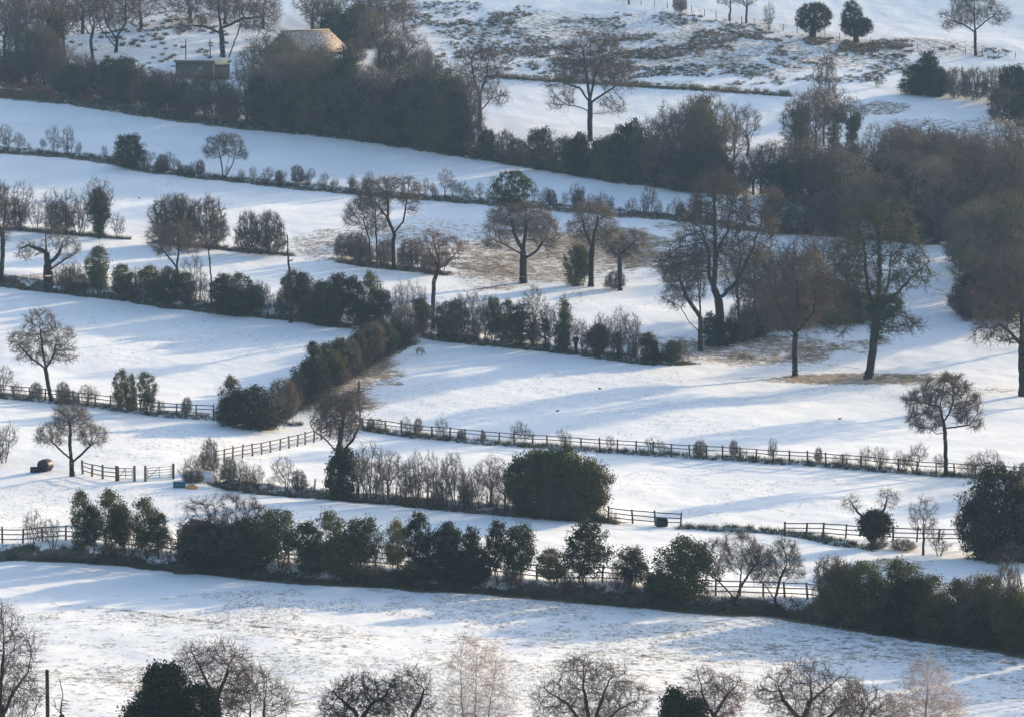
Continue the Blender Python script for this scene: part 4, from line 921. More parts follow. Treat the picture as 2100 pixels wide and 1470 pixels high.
def lerp_line(L_, x):
    for (a, b), (c, d) in zip(L_[:-1], L_[1:]):
        if a <= x <= c: return b + (d - b) * (x - a) / (c - a)
    return L_[-1][1] if x > L_[-1][0] else L_[0][1]
def fillers(seed, L_, x0, x1, step, kinds, h0, h1, off=0):
    r = random.Random(seed); out = []; x = x0
    while x < x1:
        h = r.uniform(h0, h1)
        out.append((r.choice(kinds), round(x), round(lerp_line(L_, x) - 6 + off + r.uniform(-4, 3)), h, h * r.uniform(.6, .95)))
        x += step * r.uniform(.6, 1.4)
    return out
row('scrub filling the bottom hedge', 'among the bottom hedge scrub', fillers(1, L_B, 372, 1470, 96, ['thorn', 'thorn', 'thicket'], 34, 66) )
row('scrub filling the bottom right hedge', 'in the bottom right scrub', fillers(2, L_B, 1705, 2110, 34, ['thicket', 'thorn'], 80, 130))
row('scrub filling the upper left hedge', 'among the upper left scrub', fillers(3, L_F, 120, 715, 30, ['thicket', 'thorn', 'thorn'], 40, 74))
row('scrub filling the central hedge', 'among the central hedge scrub', fillers(4, L_F2, 862, 1330, 34, ['thicket', 'thorn', 'thorn'], 34, 66))
row('scrub along the rising middle hedge', 'in the rising hedge scrub', fillers(5, L_K, 556, 838, 20, ['thicket', 'holly', 'thorn', 'dense'], 52, 84))
row('scrub along the middle hedge bank', 'in the middle bank scrub', fillers(6, L_C, 470, 1240, 60, ['thicket', 'thorn'], 30, 62))
row('scrub on the pasture hedge', 'in the pasture hedge scrub', fillers(7, L_H, 10, 1540, 40, ['thorn', 'thorn', 'thicket', 'thorn'], 16, 44))
row('scrub on the long rail fence', 'among the long fence scrub', fillers(13, L_D, 760, 2110, 74, ['thorn', 'thorn', 'thicket'], 18, 40))
row('scrub on the left rail fence', 'among the left fence scrub', fillers(14, L_E, 4, 440, 60, ['thorn', 'thicket'], 20, 40))
row('saplings in the central hedge', 'among the central saplings', fillers(9, L_F2, 866, 1330, 30, ['thorn', 'thorn', 'column', 'thorn'], 60, 100))
row('saplings on the upper left bank', 'among the upper left saplings', fillers(10, L_F, 600, 716, 26, ['thorn', 'holly', 'thorn'], 70, 110))
row('saplings near the tawny field', 'on the strip beside the tawny field', fillers(11, L_G3, 705, 915, 34, ['thorn', 'thicket'], 40, 66))
row('saplings on the middle hedge bank', 'among the middle bank saplings', fillers(12, L_C, 735, 1050, 30, ['thorn', 'thorn', 'bare'], 76, 116))
def wood_fill():
    r = random.Random(8); out = []
    for y0, xa, xb, st, hh in ((350, 1640, 1720, 40, 100), (372, 1800, 2110, 34, 90), (402, 1560, 2110, 34, 110), (436, 1690, 2110, 36, 120), (468, 1700, 2110, 40, 130), (500, 1760, 2110, 44, 120), (540, 1985, 2110, 36, 150), (580, 1985, 2110, 40, 150), (615, 1990, 2110, 44, 140), (655, 1985, 2110, 40, 110)):
        x = xa
        while x < xb:
            k = r.choice(['wood', 'wood', 'wood', 'thicket', 'dense'])
            h = hh * r.uniform(.8, 1.15) * (.6 if k != 'wood' else 1)
            out.append((k, round(x), round(y0 + r.uniform(-10, 10)), h, h * r.uniform(.75, .95)))
            x += st * r.uniform(.7, 1.3)
    return out
row('trees deep in the right-hand wood', 'deep in the right-hand wood', wood_fill())
row('trees deep in the farm wood', 'deep in the farm wood', [(k, x, y, h, h * .85) for k, x, y, h in [('wood', 505, 250, 110), ('thicket', 480, 250, 70), ('wood', 585, 258, 150), ('wood', 630, 262, 150), ('wood', 672, 270, 165), ('wood', 715, 276, 150), ('wood', 752, 282, 150), ('wood', 812, 290, 150), ('wood', 868, 298, 150), ('wood', 930, 310, 150), ('thicket', 560, 262, 90), ('thicket', 655, 274, 90), ('thicket', 770, 290, 90),
    ('wood', 130, 190, 100), ('wood', 175, 200, 90), ('wood', 330, 222, 80), ('wood', 420, 242, 90), ('thicket', 250, 212, 90), ('thicket', 120, 186, 80), ('wood', 1330, 376, 130), ('wood', 1375, 384, 150), ('wood', 1480, 392, 150), ('thicket', 1300, 372, 90), ('wood', 60, 175, 130), ('wood', 90, 176, 120)]])

# a few more at the lower right
row('plants by the lower right fence', 'by the lower right fence', [
    ('dense', 2042, 1148, 186, 150, 'large black-green evergreen mass at the right edge', 0), ('dense', 2005, 1146, 130, 90), ('dense', 2092, 1150, 160, 90), ('thorn', 1985, 1130, 130, 76), ('thorn', 2090, 1040, 90, 70), ('bare', 1893, 1138, 124, 88, 'small bare tree rising through the lower right rail fence', 2), ('thicket', 1850, 1128, 26, 60), ('thicket', 1800, 1124, 24, 50), ('thorn', 2010, 1010, 60, 70), ('thorn', 1925, 1140, 60, 60), ('thorn', 2060, 1168, 60, 90)])
hero('ivy_clad_tree', 'tree', 'stump crowned with dark ivy and two bare V-shaped boughs', 1790, 1120,
     [[(0, -6), (0, 30), (0, 56)], [(0, 40), (-30, 70), (-50, 100)], [(0, 46), (24, 80), (30, 116)]], [(-46, 88, 22, 22), (30, 98, 26, 24), (0, 60, 24, 14)], seed=260, n_attr=500, k=4, D=.2, tl=.5, rmax=.22, rt=.013,
     leafblobs=[(2, 44, 32, 26, 130), (8, 60, 26, 12, 40)], leaf_mat='dark_leaf', mats=('bark', 'twig'))
# trees just outside the right edge, whose shadows reach into the fields
row('trees beyond the right edge', 'beyond the right edge', [
    ('wood', 2190, 700, 260, 160), ('bare', 2300, 800, 260, 200), ('dense', 2180, 1010, 120, 140), ('bare', 2330, 980, 240, 200), ('holly', 2200, 1160, 170, 130), ('holly', 2290, 1130, 190, 140),
    ('wood', 2200, 560, 220, 150), ('wood', 2330, 520, 220, 150), ('bare', 2560, 900, 280, 220), ('bare', 2560, 1240, 240, 220), ('dense', 2420, 1180, 160, 160)])

# ------------------------------------------------------------------ fences
def fence(label, pts, height=1.25, spacing=1.85, rails=3, mat='rail', post=.14, name='rail_fence', lean=.02, wire=False, behind=.25, group='field fences', gaps=()):
    W = wpoly(pts, ground)
    seg = np.diff(W, axis=0); L = np.linalg.norm(seg, axis=1); cum = np.concatenate([[0], np.cumsum(L)])
    n = min(99, int(cum[-1] / spacing))
    rng = random.Random(int(pts[0][0] * 7 + pts[0][1]))
    o = empty(name, (W[0][0], W[0][1], float(ground(*W[0])[0])))
    base = np.array(o.location)
    tops = []
    pmV = None
    for i in range(n + 1):
        q = min(cum[-1] * i / n + rng.uniform(-.12, .12), cum[-1]); q = max(q, 0)
        k = min(np.searchsorted(cum, q, side='right') - 1, len(seg) - 1)
        x, y = W[k] + seg[k] * (q - cum[k]) / L[k]
        y += behind
        z = float(ground(x, y)[0])
        h = height * rng.uniform(.92, 1.1)
        a = math.atan2(seg[k][1], seg[k][0])
        pb = MB().box(0, 0, -.3, post, post, h + .3, a, .9)
        p = pb.build('post', M[mat], o)
        p.location = (x - base[0], y - base[1], z - base[2])
        p.rotation_euler = (rng.uniform(-lean, lean) * 3, rng.uniform(-lean, lean) * 4, 0)
        tops.append((x - base[0], y - base[1], z - base[2], q))
    for r in range(rails):
        mb = MB()
        hz = height * (.92 - .32 * r)
        for (ax, ay, az, aq), (bx, by, bz, bq) in zip(tops[:-1], tops[1:]):
            if any(g0 < (aq / cum[-1]) < g1 for g0, g1 in gaps): continue
            j = rng.uniform(-.03, .03)
            off = -(post / 2 + .025)
            if wire: mb.bar((ax, ay + off, az + hz), (bx, by + off, bz + hz), .012, .012)
            else: mb.bar((ax, ay + off, az + hz + j), (bx, by + off, bz + hz + rng.uniform(-.03, .03)), .035, .085)
        mb.build('wire' if wire else 'rail', M['metal' if wire else mat], o)
    tag(o, label, 'fence', group)
    return o

fence('brown post-and-rail fence crossing the whole white middle field', L_D[:-1] + [(2160, 988)], rails=2, height=1.15)
fence('post-and-rail fence along the left edge field, under the leaning tree', [(-40, 811), (0, 814), (200, 834), (330, 852), (440, 858)])
fence('short post-and-rail fence running uphill toward the ivied pollard', [(440, 950), (520, 935), (600, 918), (652, 905), (700, 892), (745, 884)])
fence('post-and-rail fence glimpsed between hedge stems along the bottom bank', [(-40, 1124), (0, 1126), (200, 1134), (400, 1154), (700, 1182), (1000, 1200), (1250, 1219), (1450, 1236), (1600, 1244), (1700, 1258)], behind=.9)
fence('grey weathered fence between the bare tree and the small gate', [(168, 972), (205, 982), (242, 986)], mat='rail', post=.16)
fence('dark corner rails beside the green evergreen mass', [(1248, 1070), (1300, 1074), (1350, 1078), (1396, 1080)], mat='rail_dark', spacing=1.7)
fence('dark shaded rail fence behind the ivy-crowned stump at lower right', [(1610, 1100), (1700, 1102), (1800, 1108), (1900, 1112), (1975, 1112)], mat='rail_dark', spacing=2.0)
fence('line of thin posts with wire on the hilltop field edge', [(1180, -14), (1300, 8), (1400, 24), (1500, 46), (1600, 64), (1750, 88), (1850, 101), (2000, 115), (2150, 128)], height=1.25, spacing=2.7, rails=2, wire=True, post=.10, name='wire_fence')
fence('row of thin posts under the middle hedge beside the pollard', [(610, 1013), (650, 1016), (690, 1020), (780, 1028), (880, 1036), (1000, 1046)], height=1.2, rails=1, wire=True, post=.12, name='wire_fence', spacing=2.2)
fence('short wire fence among the small thorns below the pasture', [(850, 408), (950, 414), (1100, 426), (1300, 444), (1480, 462)], height=1.15, spacing=3.0, rails=1, wire=True, post=.10, name='wire_fence')

def gate(label, pa, pb, bars=5, mat='metal', h=1.25):
    A, _ = at(*pa); B, _ = at(*pb)
    o = empty('field_gate', A)
    d = B - A
    dn = d / np.linalg.norm(d)
    for q in (-.02, 1.02): MB().box(0, 0, -.3, .24, .24, h + .5, 0, .92).build('gate_post', M['rail'], o).location = Vector(d * q + dn * (.15 if q > 1 else -.15))
    for i in range(bars):
        z = .22 + i * (h - .25) / (bars - 1)
        MB().bar((0, 0, z), d + np.array([0, 0, z]), .04, .06).build('bar', M[mat], o)
    m = MB()
    for q in (.02, .5, .98): m.bar(d * q + (0, 0, .2), d * q + (.001, 0, h), .05, .05)
    m.bar((0, 0, .22), d * .5 + (0, 0, h - .03), .04, .05)
    m.build('brace', M[mat], o)
    tag(o, label, 'gate')
gate('pale metal field gate beside the grey thorn bushes', (302, 986), (352, 982))
gate('dark wooden gate section at the end of the fence left of the thorns', (243, 986), (272, 986), 4, 'rail')

def post(label, px, py, h, r, mat='bark', name='wooden_post', lean=0.0):
    P, t = at(px, py)
    o = empty(name, P)
    MB().tubes(np.array([[0, 0, -.3]]), np.array([[lean, 0, h]]), [r], [r * .88], 8).build('pole', M[mat], o)
    MB().tubes(np.array([[lean, 0, h]]), np.array([[lean, 0, h + .04]]), [r * .95], [r * .3], 8).build('cap', M[mat], o)
    tag(o, label, 'post')
post('straight dark pole at the bottom left corner', 99, 1560, 5.7, .13, 'bark', 'pole')
post('thin grey post, left of two above the shed roof', 381, 122, 3.3, .10, 'rail')
post('thin grey post, right of two above the shed roof', 431, 118, 3.0, .10, 'rail')
post('single brown post at the foot of the rising hedge', 736, 806, 1.3, .14, 'rail')

# ------------------------------------------------------------------ farm buildings
def gable(mb_w, mb_r, L, W, h, rh, over=.4):
    pass

def barn():
    P, t = at(628, 140)
    o = empty('stone_barn', P, R(50))
    L, W, h, rh = 10.5, 8.6, 3.2, 3.0
    V = [(-L/2, -W/2, -1), (L/2, -W/2, -1), (L/2, W/2, -1), (-L/2, W/2, -1), (-L/2, -W/2, h), (L/2, -W/2, h), (L/2, W/2, h), (-L/2, W/2, h), (-L/2, 0, h + rh * .97)]
    w = MB(); w.add(np.array(V[:8]), np.array([(0, 1, 5, 4), (1, 2, 6, 5), (2, 3, 7, 6), (3, 0, 4, 7)])); w.add(np.array([V[4], V[7], V[8]]), np.array([(0, 1, 2)])); w.add(np.array([V[5], V[6], (L/2, 0, h + rh * .97)]), np.array([(0, 1, 2)]))
    w.build('wall', M['stone'], o)
    e = .45
    # roof hipped at the right end, 0.2 m thick
    a, b, c, d = (-L/2-e, -W/2-e, h-.3), (L/2+e, -W/2-e, h-.3), (L/2+e, W/2+e, h-.3), (-L/2-e, W/2+e, h-.3)
    r1, r2 = (-L/2-e, 0, h+rh), (L/2+e, 0, h+rh)
    top = [a, b, c, d, r1, r2]; bot = [(x, y, z-.2) for x, y, z in top]
    r = MB()
    r.add(np.array(top + bot), np.array([(0, 1, 5, 4), (2, 3, 4, 5), (10, 11, 7, 6), (10, 9, 8, 11), (0, 6, 7, 1), (1, 7, 8, 2), (2, 8, 9, 3), (0, 4, 10, 6), (4, 3, 9, 10)]))
    r.add(np.array([b, c, r2, bot[1], bot[2], bot[5]]), np.array([(0, 1, 2), (5, 4, 3)]))
    rf = r.build('roof', M['roof'], o)
    rc = MB(); rc.bar(np.array(r1) + (0, 0, .06), np.array(r2) + (0, 0, .06), .26, .16); rc.build('ridge', M['stone'], rf)
    MB().box(-1.5, -W/2 - .03, 0, 1.1, .08, 2.1).build('door', M['wood_wall'], o)
    for x in (1.2, 3.2):
        f = MB().box(x, -W/2 - .03, 1.2, .9, .08, 1.0).build('window', M['cream'], o)
        MB().box(x, -W/2 - .075, 1.28, .74, .02, .84).build('pane', M['black'], f)
    tag(o, 'barn with snow-dusted tan tiled roof half hidden by trees', 'barn')
    # low lean-to roof on the right
    P2, t = at(690, 140)
    o2 = empty('outhouse', P2, R(-6))
    MB().box(0, 0, -.6, 3.4, 3, 2.4).build('wall', M['stone'], o2)
    rr = MB(); rr.add(np.array([(-2, -1.9, 1.72), (2, -1.9, 1.72), (2, 1.9, 2.5), (-2, 1.9, 2.5), (-2, -1.9, 1.9), (2, -1.9, 1.9), (2, 1.9, 2.7), (-2, 1.9, 2.7)]), np.array([(3, 2, 1, 0), (4, 5, 6, 7), (0, 1, 5, 4), (1, 2, 6, 5), (2, 3, 7, 6), (3, 0, 4, 7)]))
    rr.build('roof', M['snow_lump'], o2)
    tag(o2, 'small outhouse with white snowy roof just right of the barn', 'outhouse')
barn()

def shed():
    P, t = at(416, 158)
    s = F / t
    o = empty('timber_shed', P, 0)
    L = 112 / s
    MB().box(0, 0, -.8, L - .3, 3.2, 3.2).build('wall', M['wood_wall'], o)
    MB().box(0, 0, 2.4, L + .3, 3.8, .22).build('roof', M['wood_wall'], o)
    MB().box(L/2 - 1.2, -1.75, 2.1, 1.9, 1.5, .85, R(48)).build('fascia', M['cream'], o)
    MB().box(L/2 - 2.55, -1.68, -.5, .16, .12, 2.7).build('door_post', M['orange'], o)
    w = MB().box(-.3, -1.64, 1.0, .8, .08, .8).build('window', M['wood_wall'], o)
    MB().box(-.3, -1.70, 1.08, .66, .03, .64).build('pane', M['metal'], w)
    tag(o, 'dark flat-roofed shed with a bright cream board at its corner', 'shed')
shed()

# ------------------------------------------------------------------ animals and field clutter
def ellipsoid(c, r, seg=12, rings=8, noise_=0.0, rng=None):
    th = np.linspace(0, np.pi, rings + 1)[1:-1]; ph = np.arange(seg) * 2 * np.pi / seg
    V = [(0, 0, 1.)] + [(math.sin(a) * math.cos(b), math.sin(a) * math.sin(b), math.cos(a)) for a in th for b in ph] + [(0, 0, -1.)]
    V = np.array(V)
    if noise_: V = V * (1 + (rng or np.random.RandomState(1)).normal(size=(len(V), 1)) * noise_)
    V = V * np.array(r) + np.array(c)
    n = len(th); q = []
    for i in range(n - 1):
        for j in range(seg):
            a, b = 1 + i*seg + j, 1 + i*seg + (j+1) % seg
            q.append((a, b, b + seg, a + seg))
    t3 = [(0, 1 + (j+1) % seg, 1 + j) for j in range(seg)] + [(len(V)-1, 1 + (n-1)*seg + j, 1 + (n-1)*seg + (j+1) % seg) for j in range(seg)]
    return V, np.array(q), np.array(t3)

def skin_body(name, joints, edges, mat, parent, rad):
    me = bpy.data.meshes.new(name)
    me.from_pydata(joints, edges, [])
    o = bpy.data.objects.new(name, me); col.objects.link(o); o.parent = parent
    md = o.modifiers.new('skin', 'SKIN'); md.use_smooth_shade = True
    for v, r in zip(me.skin_vertices[0].data, rad):
        v.radius = (r, r) if not isinstance(r, tuple) else r
    me.skin_vertices[0].data[0].use_root = True
    o.modifiers.new('sub', 'SUBSURF').levels = 2
    o.modifiers['sub'].render_levels = 2
    me.materials.append(mat)
    return o

def sheep(label, px, py, rz):
    P, t = at(px, py)
    o = empty('sheep', P, rz)
    J = [(0, 0, .62), (.32, 0, .64), (-.34, 0, .63), (.50, 0, .56), (.62, 0, .36), (.70, 0, .20),
         (.28, .13, .40), (.28, .14, .20), (.28, .14, .02), (.28, -.13, .40), (.30, -.14, .20), (.30, -.14, .02),
         (-.34, .13, .42), (-.40, .14, .22), (-.36, .14, .02), (-.34, -.13, .42), (-.38, -.14, .22), (-.34, -.14, .02), (-.5, 0, .60), (-.55, 0, .45)]
    E = [(0, 1), (0, 2), (1, 3), (3, 4), (4, 5), (1, 6), (6, 7), (7, 8), (1, 9), (9, 10), (10, 11), (2, 12), (12, 13), (13, 14), (2, 15), (15, 16), (16, 17), (2, 18), (18, 19)]
    rr = [.27, .25, .26, .15, .10, .07, .09, .04, .035, .09, .04, .035, .11, .045, .035, .11, .045, .035, .06, .03]
    skin_body('body', J, E, M['wool'], o, rr)
    m = MB()
    for s in (-1, 1): m.add(*[np.array([(.60, s*.08, .38), (.56, s*.22, .36), (.62, s*.20, .32)]), np.array([(0, 1, 2)])])
    m.build('ears', M['wool_dark'], o)
    tag(o, label, 'sheep', 'grey sheep at the hedge corner')
sheep('upper of two grey sheep grazing at the hedge corner', 852, 706, R(-25))
sheep('lower of two grey sheep grazing at the hedge corner', 861, 728, R(-30))

def crow(label, px, py, rz):
    P, t = at(px, py)
    o = empty('crow', P, rz)
    m = MB()
    V, q, t3 = ellipsoid((0, 0, .17), (.20, .085, .095)); m.add(V, q); m.add(V, t3)
    V, q, t3 = ellipsoid((.19, 0, .25), (.065, .05, .055)); m.add(V, q); m.add(V, t3)
    m.add(np.array([(-.15, -.05, .18), (-.15, .05, .18), (-.36, .03, .12), (-.36, -.03, .12)]), np.array([(0, 1, 2, 3)]))
    m.tubes(np.array([(.23, 0, .25)]), np.array([(.33, 0, .235)]), [.02], [.004], 5)
    m.tubes(np.array([(0, -.04, .10), (0, .04, .10)]), np.array([(0.02, -.04, 0), (0.02, .04, 0)]), [.012, .012], [.01, .01], 4)
    m.build('body', M['black'], o)
    o.scale = (.9, .9, .9)
    tag(o, label, 'bird', 'black birds on the snow')
crow('lone black bird on blue shaded snow below the shed wood', 445, 251, .4)
crow('left of two black birds side by side under the dark wood', 692, 281, 2.8)
crow('right of two black birds side by side under the dark wood', 706, 281, .2)
crow('black bird on the sunlit pasture above the grey bushes', 286, 409, 2.9)
crow('black bird alone in the white field above the long rail fence', 1143, 845, .3)
crow('black bird in the upper middle of the big white field', 1230, 799, 2.7)
crow('black bird on the snow left of the umbrella-crowned tree', 1722, 861, .1)

def bale(label, px, py, r, w, rz, seed):
    P, t = at(px, py)
    o = empty('wrapped_bale', P, rz)
    n = 22; rng = np.random.RandomState(seed)
    prof = [(-.5, .55), (-.5, .88), (-.44, .98), (-.2, 1.0), (.2, 1.0), (.44, .98), (.5, .88), (.5, .55)]
    V = []
    for x, q in prof:
        for j in range(n):
            a = 2 * math.pi * j / n
            rr = r * q * (1 + rng.normal() * .02)
            zz = max(math.cos(a) * rr + r * .94, 0)
            V.append((x * w, math.sin(a) * rr, zz))
    Fq = [(i*n + j, i*n + (j+1) % n, (i+1)*n + (j+1) % n, (i+1)*n + j) for i in range(len(prof) - 1) for j in range(n)]
    m = MB(); m.add(np.array(V), np.array(Fq))
    b = m.build('wrapping', M['black'], o, True)
    c = MB()
    for s in (-1, 1):
        i0 = 0 if s < 0 else (len(prof) - 1) * n
        ring = np.array(V[i0:i0 + n]); cen = ring.mean(0) + (s * .05, 0, 0)
        c.add(np.vstack([ring, cen]), np.array([(j, (j+1) % n, n) for j in range(n)]))
    c.build('end_cap', M['black'], o, True)
    tag(o, label, 'bale')
bale('big round black wrapped bale by the low-branching bare tree', 93, 966, .60, 1.2, R(65), 1)
bale('black wrapped bale leaning on the dark rails of the lower fence', 1357, 1079, .42, 1.0, R(10), 2)

def trough(label, px, py, L, mat, name='water_trough'):
    P, t = at(px, py)
    o = empty(name, P, R(4))
    h, w, th = .5, .62, .05
    m = MB()
    m.box(0, -w/2, 0, L, th, h); m.box(0, w/2, 0, L, th, h); m.box(-L/2 + th/2, 0, 0, th, w - th - .006, h - .004); m.box(L/2 - th/2, 0, 0, th, w - th - .006, h - .004); m.box(0, 0, .03, L - .1, w - .1, .04)
    m.build('tub', M[mat], o)
    MB().box(0, 0, .36, L - 2*th - .02, w - th - .02, .01).build('water', M['black'], o)
    tag(o, label, 'trough')
trough('dark teal water trough on the snow by the small gate', 368, 999, 1.15, 'blue_plastic')
trough('low black feed trough beside the wrapped bale', 72, 968, .9, 'black', 'feed_trough')

def heap(label, px, py, r, mat, seed, name, cat, n=0):
    P, t = at(px, py)
    o = empty(name, P)
    rng = np.random.RandomState(seed)
    V, q, t3 = ellipsoid((0, 0, .05), r, 18, 12, .06, rng)
    m = MB(); m.add(V, q); m.add(V, t3); m.build('mound', M[mat], o, True)
    A = V[rng.choice(len(V), 120)]; A = A[A[:, 2] > .1]
    B = A * 1.06 + rng.normal(size=A.shape) * .13
    c = MB(); c.add(*cones(A, B, np.full(len(A), .012))); c.build('straw_ends', M['straw'], o)
    tag(o, label, cat)
heap('orange straw heap beside the teal trough', 393, 1001, (.55, .5, .30), 'orange', 3, 'straw_heap', 'heap')
heap('snow-covered mound behind the orange straw heap', 418, 984, (1.6, 1.0, .85), 'snow_lump', 4, 'snowy_mound', 'mound')

def stump(label, px, py, h, rr, seed):
    P, t = at(px, py)
    o = empty('pollard_stump', P)
    rng = np.random.RandomState(seed)
    z = np.linspace(-.2, h * .8, 8); rad = rr * np.array([1.1, .95, .85, .8, .82, .9, 1.1, 1.25])
    A = np.stack([np.zeros(7), np.zeros(7), z[:-1]], 1); B = np.stack([np.zeros(7), np.zeros(7), z[1:]], 1)
    MB().tubes(A, B, rad[:-1], rad[1:], 9).build('trunk', M['bark'], o, True)
    V, q, t3 = ellipsoid((0, 0, h * .86), (rr * 1.5, rr * 1.4, h * .15), 12, 8, .1, rng)
    m = MB(); m.add(V, q); m.add(V, t3)
    k = V[rng.choice(len(V), 50)]; m.add(*cones(k, k + rng.normal(size=k.shape) * .12 + (0, 0, .15), np.full(50, .012)))
    m.build('crown', M['bark'], o)
    tag(o, label, 'stump')
stump('short dark pollard stump standing alone in the central hedge', 1181, 724, 1.8, .24, 5)

# ------------------------------------------------------------------ rushes, bracken and grass (uncountable)
def tufts(name, label, cat, pts, rng, per, h, spread, wid, mat):
    P = np.repeat(pts, per, 0); n = len(P)
    a = rng.rand(n) * 2 * np.pi; q = spread * np.sqrt(rng.rand(n))
    base = P + np.stack([np.cos(a) * q, np.sin(a) * q, np.full(n, -.03)], 1)
    d = np.stack([np.cos(a) * (q / spread) * .7 + rng.normal(size=n) * .2, np.sin(a) * (q / spread) * .7 + rng.normal(size=n) * .2, np.ones(n)], 1)
    hh = h * (.5 + .8 * rng.rand(n)) * np.repeat(.6 + .8 * rng.rand(len(pts)), per)
    tip = base + d * hh[:, None]
    V, Fq = cones(base, tip, np.full(n, wid))
    o = mk(name, V, Fq, M[mat])
    tag(o, label, cat, kind='stuff')
    return o

def scatter_px(zones, rng):
    """random ground points inside photograph ellipses (centre, radii, count), found on the real terrain"""
    out = []
    for cx, cy, rx, ry, n in zones:
        c, _ = at(cx, cy); l, _ = at(cx - rx, cy); f, _ = at(cx, max(cy - ry, -60)); b, _ = at(cx, cy + ry)
        a = rng.rand(n) * 2 * np.pi; q = np.sqrt(rng.rand(n))
        X = c[0] + (c[0] - l[0]) * np.cos(a) * q
        Y = c[1] + np.where(np.sin(a) > 0, f[1] - c[1], c[1] - b[1]) * np.sin(a) * q
        k = vnoise(X, Y, 6.0) + .6 * vnoise(X, Y, 2.0) > -.05
        X, Y = X[k], Y[k]
        out.append(np.stack([X, Y, ground(X, Y)], 1))
    return np.concatenate(out)

def along(lines, rng, per_m, lo, hi):
    out = []
    for L_ in lines:
        W = wpoly(L_, ground); seg = np.diff(W, axis=0); L = np.linalg.norm(seg, axis=1)
        n = int(L.sum() * per_m)
        k = rng.choice(len(seg), n, p=L / L.sum()); t = rng.rand(n)
        nrm = np.stack([-seg[k, 1], seg[k, 0]], 1) / L[k][:, None]
        X = W[k] + seg[k] * t[:, None] + nrm * rng.uniform(lo, hi, n)[:, None]
        out.append(np.stack([X[:, 0], X[:, 1], ground(X[:, 0], X[:, 1])], 1))
    return np.concatenate(out)

rs = np.random.RandomState(77)
tufts('rushes', 'brown rush tussocks scattered over the snowy hillside at the top', 'rushes', scatter_px([(1200, 75, 380, 50, 2600), (1520, 120, 400, 55, 3600), (1150, 130, 280, 36, 1600), (950, 30, 180, 26, 700), (1900, 108, 180, 18, 500), (1740, 92, 240, 14, 700)], rs), rs, 16, .34, .26, .035, 'rush')
tufts('dark_tussocks', 'dark tussocks dotting the snow above the shed', 'tussocks', scatter_px([(330, 90, 150, 50, 90), (420, 60, 120, 50, 60), (200, 60, 190, 50, 120)], rs), rs, 40, .42, .36, .05, 'rush')
tufts('tawny_grass', 'tawny long grass across the middle right field', 'grass', scatter_px([(1150, 520, 290, 52, 5200), (780, 500, 190, 36, 1400), (1460, 540, 190, 46, 2200), (1550, 712, 170, 26, 1800), (1770, 778, 190, 10, 700), (700, 790, 50, 50, 700), (760, 742, 40, 30, 500), (1830, 1160, 80, 14, 260)], rs), rs, 12, .20, .28, .014, 'straw')
tufts('bracken', 'rusty bracken at the top left wood edge', 'bracken', np.concatenate([scatter_px([(35, 186, 90, 16, 500), (190, 200, 50, 8, 60)], rs), scatter_px([(10, 196, 60, 6, 80)], rs)]), rs, 30, .5, .4, .02, 'bracken')
tufts('bank_grass', 'dark rough grass on the hedge banks', 'grass', along([L_B[:-1], L_C, L_F, L_F2, L_G3, L_I, L_J], rs, 12, -1.3, .9), rs, 16, .28, .26, .018, 'green_grass')
tufts('fence_grass', 'long grass along fences and thin hedges', 'grass', along([L_D[:-1], L_E, L_H, L_G1, L_G2, L_C2], rs, 14, -.5, .9), rs, 14, .38, .22, .015, 'green_grass')
tufts('field_tufts', 'grass tips poking through the snow in the nearest field', 'grass', scatter_px([(1050, 1330, 1150, 140, 30000), (120, 1050, 300, 70, 1500), (330, 915, 240, 40, 900), (1400, 830, 620, 70, 2600), (300, 690, 330, 60, 1500), (1500, 1010, 420, 50, 1400), (350, 390, 380, 40, 900), (450, 280, 420, 40, 900), (1150, 600, 260, 40, 700)], rs), rs, 7, .10, .10, .012, 'straw')
def undergrowth(name, label, lines, per_m, lo, hi, r, mat, per=26, size=.075):
    C = along(lines, rs, per_m, lo, hi)
    V, Fq = [], []
    P = (C[:, None] + rs.normal(size=(len(C), per, 3)) * np.array([r, r, r * .6])).reshape(-1, 3)
    P[:, 2] += .12
    n = len(P)
    a = rs.normal(size=(n, 3)); a /= np.linalg.norm(a, axis=1, keepdims=True)
    b = np.cross(a, rs.normal(size=(n, 3))); b /= np.linalg.norm(b, axis=1, keepdims=True)
    V = np.stack([P - a * size, P + b * size * .5, P + a * size, P - b * size * .5], 1).reshape(-1, 3)
    o = mk(name, V, np.arange(n * 4).reshape(-1, 4), M[mat]); tag(o, label, 'undergrowth', kind='stuff')
undergrowth('undergrowth', 'dark brambles and leaf litter at the foot of the bottom and middle hedges', [L_B[2:-1], [(700, 1022), (1050, 1052), (1270, 1070)], [(100, 590), (430, 634), (600, 650), (720, 668), (850, 686), (960, 700)], L_I, L_K], 7, -.7, .9, .34, 'dark_leaf')

def tangle(name, label, lines, per_m, lo, hi, h, mat, r=.014):
    C = along(lines, rs, per_m, lo, hi); n = len(C)
    C = C[vnoise(C[:, 0], C[:, 1], 2.4) > -.22]; n = len(C)
    hh = h * (.4 + .8 * rs.rand(n)) * (1 + 1.2 * vnoise(C[:, 0], C[:, 1], 3.1))
    d = np.stack([rs.normal(size=n) * .35, rs.normal(size=n) * .35, np.ones(n)], 1)
    B = C + d * hh[:, None]
    k = np.repeat(np.arange(n), 6); t = .3 + .7 * rs.rand(len(k))
    S = C[k] + (B - C)[k] * t[:, None]
    T = S + rs.normal(size=S.shape) * (.30 * h) + (0, 0, .12)
    V, Ft = cones(np.concatenate([C, S]), np.concatenate([B, T]), np.concatenate([np.full(n, r), np.full(len(S), r * .7)]))
    o = mk(name, V, Ft, M[mat]); tag(o, label, 'scrub', kind='stuff')
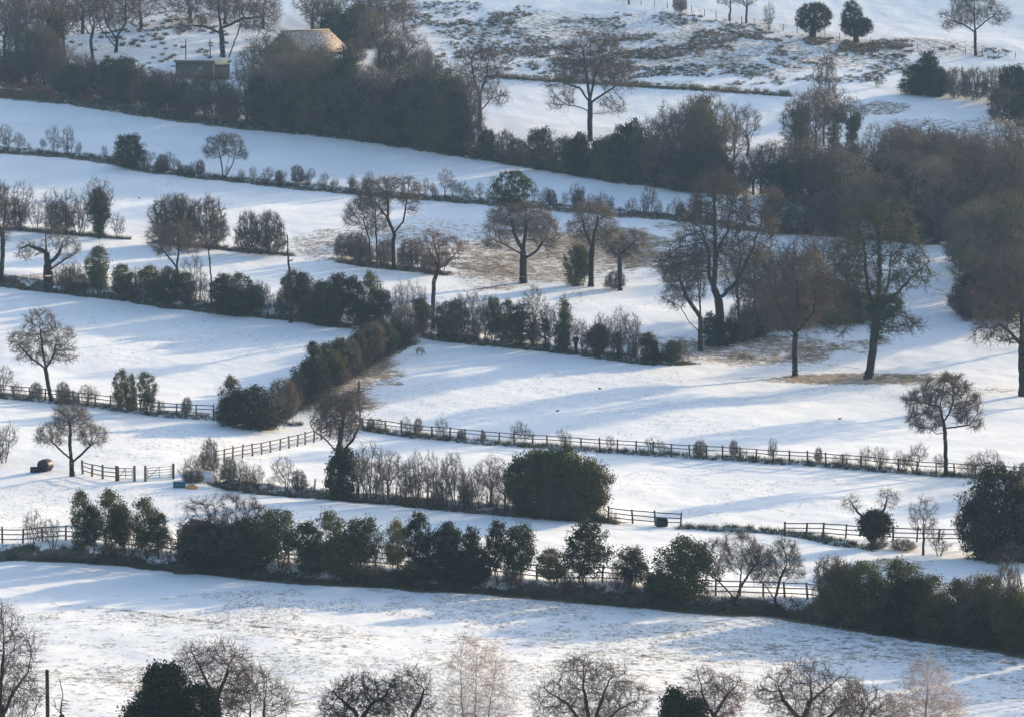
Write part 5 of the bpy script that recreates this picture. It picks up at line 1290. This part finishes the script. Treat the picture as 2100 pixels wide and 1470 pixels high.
tangle('bramble_scrub', 'low brown bramble tangle at the foot of the thick hedges', [L_B[2:-1], L_C, L_F, L_F2, L_K, L_I], 14, -.5, .7, .95, 'twig_brown')
tangle('thin_scrub', 'thin dry stems along the pasture hedges and fences', [L_H, L_D[:-1], L_E, L_G1, L_G2, L_G3], 5, -.35, .45, .6, 'twig', .012)

# low field hedge far up the slope
def low_hedge(label, pts):
    W = wpoly(pts, ground)
    o = empty('low_hedge', (W[0][0], W[0][1], float(ground(*W[0])[0])))
    base = np.array(o.location)
    rng = np.random.RandomState(3)
    C = along([pts], rng, 5, -.35, .35)
    P = (C[:, None] + rng.normal(size=(len(C), 40, 3)) * (.3, .3, .22)).reshape(-1, 3) + (0, 0, .4) - base
    n = len(P); a = rng.normal(size=(n, 3)); a /= np.linalg.norm(a, axis=1, keepdims=True)
    b = np.cross(a, rng.normal(size=(n, 3))); b /= np.linalg.norm(b, axis=1, keepdims=True)
    V = np.stack([P - a * .1, P + b * .05, P + a * .1, P - b * .05], 1).reshape(-1, 3)
    mk('foliage', V, np.arange(n * 4).reshape(-1, 4), M['olive_leaf'], o)
    A = C[rng.choice(len(C), len(C) // 2)] - base; B = A + rng.normal(size=A.shape) * .15 + (0, 0, .7)
    V, Ft = cones(A, B, np.full(len(A), .02)); mk('stems', V, Ft, M['bark'], o)
    tag(o, label, 'hedge')
low_hedge('low dark hedge crossing the rushy hillside behind the spreading oak', L_J)

# ------------------------------------------------------------------ the air
hm = bpy.data.materials.new('air'); hm.use_nodes = True
hn = hm.node_tree
for n in list(hn.nodes):
    if n.type != 'OUTPUT_MATERIAL': hn.nodes.remove(n)
pv = hn.nodes.new("ShaderNodeVolumePrincipled")
pv.inputs['Color'].default_value = (.42, .64, 1.0, 1)
pv.inputs['Density'].default_value = .00014
pv.inputs['Anisotropy'].default_value = 0.0
hn.links.new(pv.outputs[0], hn.nodes['Material Output'].inputs['Volume'])
hz_ = MB().box(0, 1100, -6, 5800, 2860, 118).build('haze', hm)
tag(hz_, 'thin blue winter haze over the fields', 'haze', kind='stuff')
